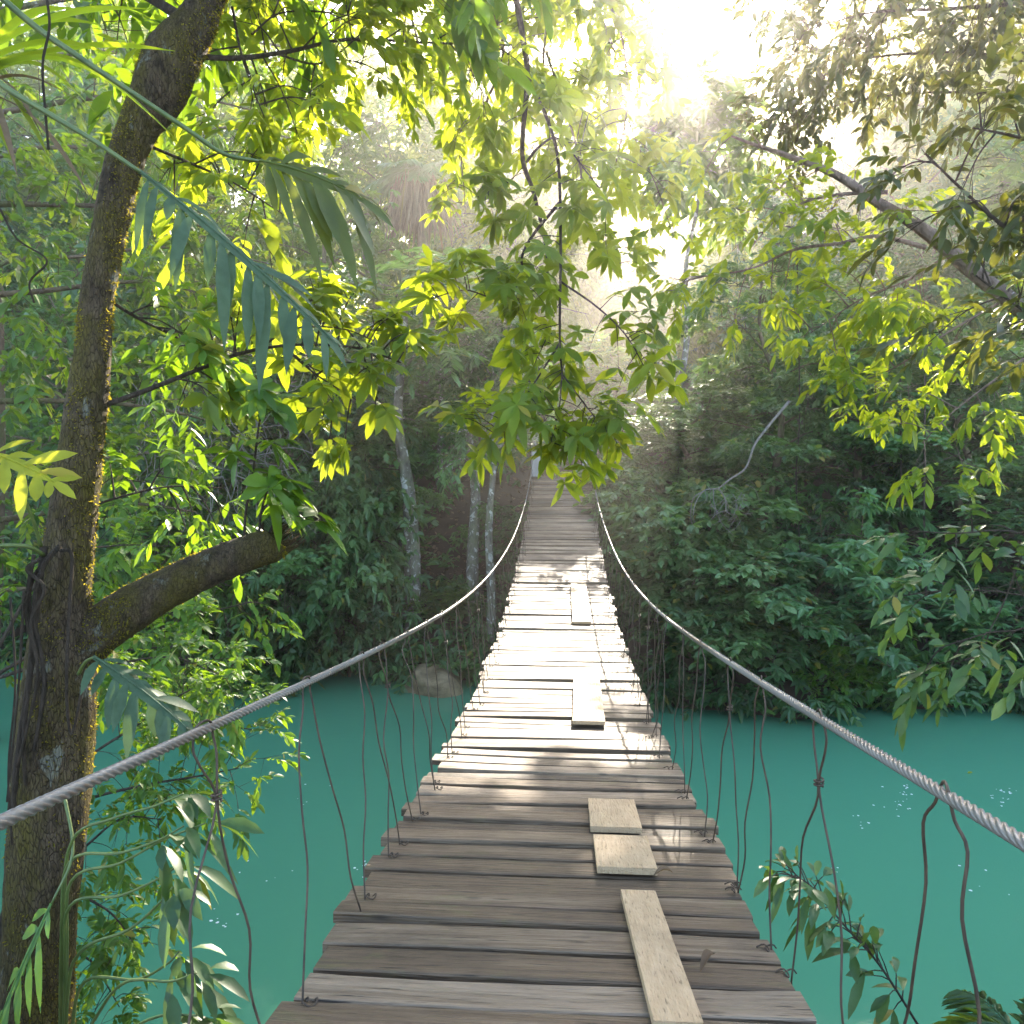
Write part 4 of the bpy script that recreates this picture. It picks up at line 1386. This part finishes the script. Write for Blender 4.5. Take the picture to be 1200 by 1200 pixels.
for sq, ra, rb, n_ in H_:
    p = px_tube(mb, sq, ra, rb, 6)
    if n_ > 4: twig_tree(mb, lv, p, g, int(n_ * 1.5), .32, 'whorl', .175, .058, 7, t0=.35, rad=.004, up=.05, tint=.55, sub=1, droop=.28)
    whorls(lv, p[-1:], np.array([[0, 0, -.5]]), 7, .22, .07, .3, np.array([.5]), g)
mb.build('stem', TWIG, hang)
lv.build('leaves', LF_YEL, hang)
localise(hang)

# tall tree whose crown closes the top middle, standing on the left bank
side_tree('overhanging_tree', (-7.6, 5.2, 2.6), (-6.2, 6.2, 13.5), .25,
          [([(330, -240, 7.0), (480, -170, 6.8), (600, -100, 6.6), (680, -30, 6.6), (720, 60, 6.6)], .06, .012, .85, 26),
           ([(500, -150, 6.8), (560, -20, 6.8), (590, 60, 6.8), (560, 140, 6.8)], .03, .008, None, 16),
           ([(600, -100, 6.6), (640, 0, 6.9), (640, 90, 7.2), (700, 140, 7.4)], .02, .006, None, 14),
           ([(600, -100, 6.6), (680, -40, 7.0), (725, 30, 7.4), (735, 120, 7.6), (720, 200, 7.8)], .02, .005, None, 18),
           ([(690, -80, 7.4), (700, -10, 7.6), (715, 60, 7.8), (740, 110, 8.0)], .014, .004, None, 22),
           ([(640, -60, 7.8), (680, 20, 8.2), (690, 120, 8.4), (680, 210, 8.6)], .014, .004, None, 22),
           ([(720, 60, 8.4), (740, 150, 8.8), (770, 220, 9.0), (790, 280, 9.2)], .012, .004, None, 16),
           ([(590, -60, 7.4), (560, 60, 7.8), (540, 150, 8.0), (545, 240, 8.0)], .02, .005, None, 16),
           ([(640, 60, 7.4), (675, 170, 7.6), (690, 260, 7.8), (720, 320, 7.8)], .014, .004, None, 14),
           ([(300, -260, 7.2), (400, -120, 7.4), (470, -10, 7.6), (500, 90, 7.8)], .03, .008, None, 14)],
          'tall overhanging tree whose bright leaves fill the top middle', BARK_BROWN, LF_YEL, 'whorl', .155, .06, 7, 72, tw=.55, tint=.5, sub=3)

# ---- the leaning tree on the right: limb across the upper right
side_tree('leaning_tree', (6.3, 3.2, .6), (5.6, 4.5, 7.0), .20,
          [([(1330, 470, 6.0), (1200, 365, 6.0), (1140, 318, 6.0), (1080, 268, 6.0), (1030, 238, 6.1), (980, 205, 6.2), (930, 185, 6.3), (880, 168, 6.5), (845, 155, 6.6)], .085, .005, .55, 10),
           ([(1040, 225, 6.1), (985, 228, 6.2), (940, 238, 6.4), (905, 262, 6.6), (880, 290, 6.8)], .018, .004, None, 9),
           ([(1085, 290, 6.0), (1030, 277, 6.1), (985, 285, 6.2), (930, 293, 6.3), (880, 315, 6.4), (820, 325, 6.6), (790, 335, 6.7)], .020, .004, None, 14),
           ([(1110, 300, 6.0), (1060, 330, 6.1), (1010, 350, 6.2), (950, 390, 6.3)], .012, .004, None, 20),
           ([(1180, 350, 6.0), (1110, 390, 6.1), (1050, 430, 6.2), (1000, 450, 6.4)], .012, .003, None, 12),
           ([(1200, 420, 5.8), (1120, 480, 5.9), (1080, 520, 6.0)], .010, .003, None, 6)],
          'leaning tree on the right with a bare pinkish limb slanting across', BARK_LIMB, LF_YEL, 'sprig', .10, .044, 10, 81, tw=.42, tint=.65, sub=3)
side_tree('shade_toned_tree', (4.9, 1.6, 2.2), (4.2, 3.4, 9.0), .14,
          [([(1320, 330, 4.2), (1230, 300, 4.2), (1170, 260, 4.2), (1120, 215, 4.2), (1085, 180, 4.2)], .02, .004, .7, 11),
           ([(1320, 200, 4.2), (1250, 180, 4.2), (1190, 160, 4.2), (1140, 150, 4.2)], .02, .004, .75, 9),
           ([(1320, -20, 6.4), (1220, 0, 6.4), (1120, 10, 6.5), (1020, 15, 6.6), (930, 40, 6.8)], .03, .005, .85, 46),
           ([(1320, -80, 6.4), (1200, -60, 6.5), (1080, -40, 6.6), (980, -25, 6.8), (900, 0, 7.0)], .03, .005, .95, 44),
           ([(1320, 90, 6.8), (1200, 70, 6.9), (1100, 62, 7.0), (1010, 70, 7.2), (960, 95, 7.4)], .03, .005, .8, 40),
           ([(1320, 120, 7.5), (1180, 110, 7.6), (1060, 110, 7.8), (960, 130, 8.0), (905, 165, 8.2)], .02, .004, .75, 34),
           ([(1320, 0, 7.5), (1150, 20, 7.6), (1000, 60, 7.8), (930, 95, 8.0), (895, 130, 8.2)], .02, .004, .85, 34),
           ([(1320, 430, 4.2), (1240, 390, 4.2), (1180, 350, 4.2), (1140, 320, 4.2)], .015, .004, .6, 10)],
          'tree at the upper right corner, shade put into its dark olive leaf colour', TWIG, LF_SHADE, 'sprig', .105, .042, 10, 82, tw=.36, tint=.5, sub=3)
# leafy sprigs at the right edge
side_tree('leafy_sapling', (3.5, 2.6, 1.9), (3.45, 3.7, 5.4), .03,
          [([(1250, 640, 4.2), (1180, 622, 4.2), (1120, 625, 4.2), (1065, 622, 4.2)], .007, .003, .75, 6),
           ([(1260, 720, 4.2), (1180, 695, 4.2), (1110, 692, 4.2), (1045, 700, 4.2)], .007, .003, .6, 7),
           ([(1260, 760, 4.1), (1180, 740, 4.1), (1130, 750, 4.1), (1100, 760, 4.1)], .006, .003, .5, 4),
           ([(1260, 600, 4.1), (1170, 720, 4.1), (1150, 780, 4.1)], .006, .003, .8, 5)],
          'leafy twigs with broad dark leaves reaching in from the right edge', TWIG, LF_SHEEN, 'sprig', .12, .05, 8, 83, tw=.2, cat='sapling', tint=.55, sub=1)
# sapling and fern at the lower right
g = np.random.default_rng(84)
sb = P(1130, 1330, 2.9)
sb[2] = float(ground_z(sb[0], sb[1]))
sap = empty('sapling', sb, 'slanting sapling with glossy leaves beside the right edge of the planks', 'sapling')
mb = MB(); lv = Leaves()
p = smooth(np.vstack([sb, PL([(1110, 1260, 2.92), (1075, 1200, 2.95), (1030, 1130, 3.0), (990, 1085, 3.05), (950, 1038, 3.1), (925, 1025, 3.12)])]), 6)
mb.tube(p, np.linspace(.0065, .0025, len(p)), 7)
T = nrm(np.gradient(p, axis=0))
for k in range(24):
    t = .40 + .60 * k / 23
    b = along(p, t); tg = along(T, t)
    for s in (-1, 1):
        sd = nrm(np.cross(tg, UP)) * s
        d = nrm(sd * .9 + tg * .45 + g.normal(size=3) * .3)
        e = b + d * g.uniform(.05, .11)
        mb.tube(np.array([b, (b + e) / 2 + UP * .006, e]), np.array([.003, .0025, .002]), 4, cap=False)
        for q_ in range(2):
            lv.add(e, d + g.normal(size=3) * .45, UP + g.normal(size=3) * .4, g.uniform(.08, .16), g.uniform(.03, .045), g.uniform(.2, .6), g.uniform(.2, .9))
mb.build('stem', TWIG, sap)
lv.build('leaves', LF_SHEEN, sap)
localise(sap)

def fern(px_seq, d, label, seed, Lf=.6, matl=None, name='fern', cat='fern', n=7, ll=.13, lw=.024, npin=18, spread=None):
    g = np.random.default_rng(seed)
    b = P(*px_seq)
    e = empty(name, b, label, cat)
    mbs = MB(); lv = Leaves()
    for k in range(n):
        a_ = k * 2.4 + g.normal() * .3
        dd = nrm(np.array([math.cos(a_), math.sin(a_), g.uniform(.5, 1.1)])) if spread is None else nrm(np.array(spread) + g.normal(size=3) * .45)
        frond(lv, mbs, b + g.normal(size=3) * .02, dd, Lf * g.uniform(.75, 1.15), npin, lw, ll, g.uniform(.35, .6), .55, g)
    lv.mesh(mbs, hi=False)
    mbs.build('fronds', matl or LF_MID, e)
    localise(e)
    return e


fern((1195, 1225, 2.7), 2.7, 'feathery fern at the lower right corner', 85, .28, LF_SHEEN, n=6, ll=.09, lw=.016, npin=22)

# ---- lower left: drooping shrub and fine leaved bush next to the trunk
g = np.random.default_rng(91)
ab = P(60, 1130, 3.55)
aro = empty('drooping_shrub', P(70, 1400, 3.5), 'drooping large leaved shrub with arching stems right of the mossy trunk base', 'shrub')
mb = MB(); lv = Leaves()
for sq in ([(70, 1400, 3.5), (74, 1080, 3.45), (85, 985, 3.4), (130, 960, 3.35), (180, 945, 3.3), (215, 930, 3.3)],
           [(70, 1400, 3.5), (72, 1100, 3.45), (82, 1010, 3.4), (140, 1000, 3.35), (185, 985, 3.3), (215, 968, 3.25)],
           [(74, 1400, 3.5), (78, 1120, 3.45), (84, 1032, 3.4), (140, 1012, 3.35), (190, 985, 3.3), (240, 965, 3.2)],
           [(74, 1400, 3.5), (76, 1150, 3.45), (82, 1062, 3.4), (140, 1050, 3.35), (185, 1030, 3.3), (212, 1012, 3.25)],
           [(76, 1400, 3.5), (78, 1180, 3.4), (95, 1115, 3.35), (150, 1090, 3.3), (185, 1060, 3.25), (202, 1040, 3.2)],
           [(80, 1400, 3.5), (84, 1220, 3.4), (100, 1150, 3.35), (160, 1148, 3.3), (195, 1130, 3.2), (210, 1115, 3.2)],
           [(80, 1400, 3.5), (90, 1250, 3.4), (120, 1180, 3.3), (150, 1150, 3.2), (200, 1150, 3.1), (230, 1140, 3.05)],
           [(84, 1400, 3.4), (110, 1260, 3.3), (150, 1210, 3.2), (190, 1190, 3.1), (230, 1190, 3.0)]):
    p = px_tube(mb, sq, .009, .004, 6, 7)
    for t in (.8, .9, 1.0):
        b = along(p, t)
        k = 4 if t == 1 else 2
        for q_ in range(k):
            d = nrm(np.array([g.uniform(.2, 1.0), g.uniform(-.7, .3), g.uniform(-.5, .25)]))
            e = b + d * .05
            lv.add(e, d, UP + g.normal(size=3) * .35, g.uniform(.11, .21), g.uniform(.04, .07), g.uniform(.3, .8), g.uniform(.1, .9))
mb.build('stems', STEM_GREEN, aro)
lv.build('leaves', LF_SHEEN, aro)
localise(aro)
# fine leaved bush over the water
bush = empty('fine_leaved_bush', (-4.4, 4.6, .2), 'fine leaved bush reaching over the water right of the mossy trunk', 'bush')
mb = MB(); lv = Leaves()
g = np.random.default_rng(92)
b0 = np.array([-4.4, 4.6, .0])
for sq in ([(90, 900, 5.0), (160, 850, 5.0), (220, 810, 5.0), (280, 790, 5.0)], [(95, 920, 5.0), (170, 880, 5.0), (240, 850, 5.0), (295, 855, 4.9)],
           [(95, 940, 5.0), (170, 920, 4.9), (230, 910, 4.9), (280, 900, 4.8)], [(80, 800, 5.1), (130, 780, 5.1), (200, 770, 5.1), (255, 790, 5.0)],
           [(85, 1000, 5.0), (140, 960, 4.9), (190, 960, 4.8)], [(85, 1040, 4.9), (130, 1070, 4.8), (160, 1110, 4.7)], [(80, 1100, 4.9), (110, 1130, 4.8), (140, 1180, 4.7)],
           [(90, 860, 5.2), (130, 820, 5.3), (180, 830, 5.3), (240, 830, 5.2)]):
    p = smooth(np.vstack([b0, P(40, 980, 5.05), PL(sq)]), 6)
    mb.tube(p, np.linspace(.016, .003, len(p)), 6)
    twig_tree(mb, lv, p, g, 16, .26, 'sprig', .075, .03, 11, t0=.45, rad=.003, tint=.55, sub=2)
mb.build('stems', TWIG, bush)
lv.build('leaves', LF_MID, bush)
localise(bush)
# twig spray with palmate sprigs under the broken limb
branch_root = empty('leafy_tree', (-7.0, 7.4, 1.0), 'light green sprays of the low tree under the broken limb', 'tree')
mb = MB(); lv = Leaves()
g = np.random.default_rng(93)
tb = smooth([np.array([-7.0, 7.4, .6]), np.array([-6.6, 7.4, 2.2]), P(-20, 800, 7.4)], 5)
mb.tube(tb, np.linspace(.08, .04, len(tb)), 8)
for sq in ([(-20, 800, 7.4), (80, 745, 7.4), (180, 720, 7.4), (250, 715, 7.4), (295, 705, 7.3)], [(-20, 800, 7.4), (80, 770, 7.3), (170, 760, 7.2), (240, 755, 7.2)],
           [(-20, 790, 7.4), (60, 660, 7.4), (130, 640, 7.4), (200, 640, 7.4)]):
    p = px_tube(mb, sq, .02, .004, 6)
    twig_tree(mb, lv, p, g, 18, .38, 'sprig', .12, .05, 10, t0=.2, rad=.004, tint=.65, sub=2)
mb.build('trunk', TWIG, branch_root)
lv.build('crown', LF_MID, branch_root)
localise(branch_root)

# ---- specks of foam and a leaf on the water
def on_water(px, py):
    d = (P(px, py, 10.0) - np.array([0, 0, EYE]))
    return np.array([0, 0, EYE]) + d * (EYE / -d[2])


g = np.random.default_rng(97)
mb = MB()
for cx_, cy_, n_, sx in ((1058, 935, 26, 10), (1178, 935, 18, 8), (1010, 965, 6, 6), (978, 1020, 5, 5), (262, 1075, 8, 10), (422, 1018, 7, 6), (365, 935, 5, 14), (1145, 1030, 5, 14), (300, 1010, 6, 22)):
    for k in range(n_):
        c_ = on_water(cx_ + g.normal() * sx, cy_ + g.normal() * sx * .8)
        a_ = np.linspace(0, 6.283, 8)[:-1]
        r_ = g.uniform(.006, .02) * g.uniform(.6, 1.3, 7)
        mb.add(np.vstack([np.stack([c_[0] + r_ * np.cos(a_), c_[1] + r_ * np.sin(a_), np.full(7, .005)], -1), [[c_[0], c_[1], .009]]]), None, [(k_, (k_ + 1) % 7, 7) for k_ in range(7)])
m, nt, out = mat_new('foam')
principled(nt, out, (0.62, 0.66, 0.62), 0.6, 0.3)
tag(mb.build('foam', m), 'small white specks of foam drifting on the turquoise water', 'foam', kind='stuff')
lf = Leaves()
lf.add(np.zeros((1, 3)), np.array([[.8, .5, .02]]), UP, .12, .055, .02, .8)
fl = lf.build('floating_leaf', LF_GOLD)
fl.location = on_water(1134, 907) + np.array([0, 0, .012])
tag(fl, 'tiny yellow leaf floating on the water below the right cable', 'leaf')

# ---- thin lianas
def liana(seq, r, label, k=6):
    p = smooth(PL(seq), k)
    o = MB().tube(p - p[-1], r, 6, rough=.06).build('liana', TWIG)
    o.location = p[-1]
    return tag(o, label, 'vine', 'thin lianas')


liana([(52, -20, 2.9), (58, 30, 2.9), (50, 75, 2.9), (53, 130, 2.9), (57, 175, 2.9)], .005, 'thin hanging liana crossing the green stalks at top left')
liana([(0, 245, 3.1), (20, 280, 3.1), (55, 305, 3.1), (35, 330, 3.1), (40, 355, 3.12)], .004, 'looping thin liana at the left edge')
liana([(934, 300, 16.2), (937, 480, 16.2), (933, 560, 16.2), (938, 650, 16.2)], .014, 'thin liana hanging over the large blue green shrub')
liana([(1084, 440, 16.4), (1083, 600, 16.4), (1085, 700, 16.4), (1087, 800, 16.6)], .022, 'long straight liana hanging to the water at the right hollow')
liana([(1055, 440, 17.5), (1056, 540, 17.5), (1053, 620, 17.5)], .02, 'pale liana hanging inside the dark right hollow')
liana([(12, 700, 2.9), (18, 800, 2.9), (10, 900, 2.9), (14, 990, 2.9)], .004, 'thin liana hanging in front of the trunk base')

# ------------------------------------------------------------------ light, sky, air
w = bpy.data.worlds.new('World')
scene.world = w
w.use_nodes = True
nt = w.node_tree
bg = nt.nodes['Background']
sky = nt.nodes.new('ShaderNodeTexSky')
sky.sky_type = 'NISHITA'
sky.sun_disc = False
sky.sun_elevation = SUN_EL
sky.sun_rotation = SUN_AZ
sky.air_density = 1.0
sky.dust_density = 2.0
sky.ozone_density = 1.0
bg.inputs['Strength'].default_value = 0.15
nt.links.new(sky.outputs[0], bg.inputs['Color'])
sd = bpy.data.lights.new('sun', 'SUN')
sd.energy = 3.4
sd.angle = math.radians(0.5)
sd.color = (1.0, 0.90, 0.74)
so = bpy.data.objects.new('sun', sd)
COL.objects.link(so)
so.rotation_euler = Vector(sun_dir).to_track_quat('Z', 'Y').to_euler()

m, nt, out = mat_new('warm_haze')
pv = nt.nodes.new('ShaderNodeVolumePrincipled')
pv.inputs['Color'].default_value = (1.0, 0.93, 0.90, 1)
pv.inputs['Density'].default_value = 0.0034
pv.inputs['Anisotropy'].default_value = 0.86
nt.links.new(pv.outputs[0], out.inputs['Volume'])
hz = MB().add(*[np.array(x) for x in bx(-70, 70, -14, 78, -3.6, 32)]).build('haze', m, None, smooth_=False)
tag(hz, 'warm haze in the air over the river', 'haze', kind='stuff')

scene.view_settings.view_transform = 'Standard'
scene.view_settings.look = 'None'
scene.view_settings.gamma = 1
scene.view_settings.exposure = 3.1
scene.cycles.max_bounces = 8
scene.cycles.diffuse_bounces = 3
scene.cycles.glossy_bounces = 2
scene.cycles.transmission_bounces = 4
scene.cycles.transparent_max_bounces = 4
scene.cycles.volume_bounces = 0
scene.cycles.use_denoising = True
scene.cycles.caustics_reflective = False
scene.cycles.caustics_refractive = False
scene.cycles.sample_clamp_indirect = 6
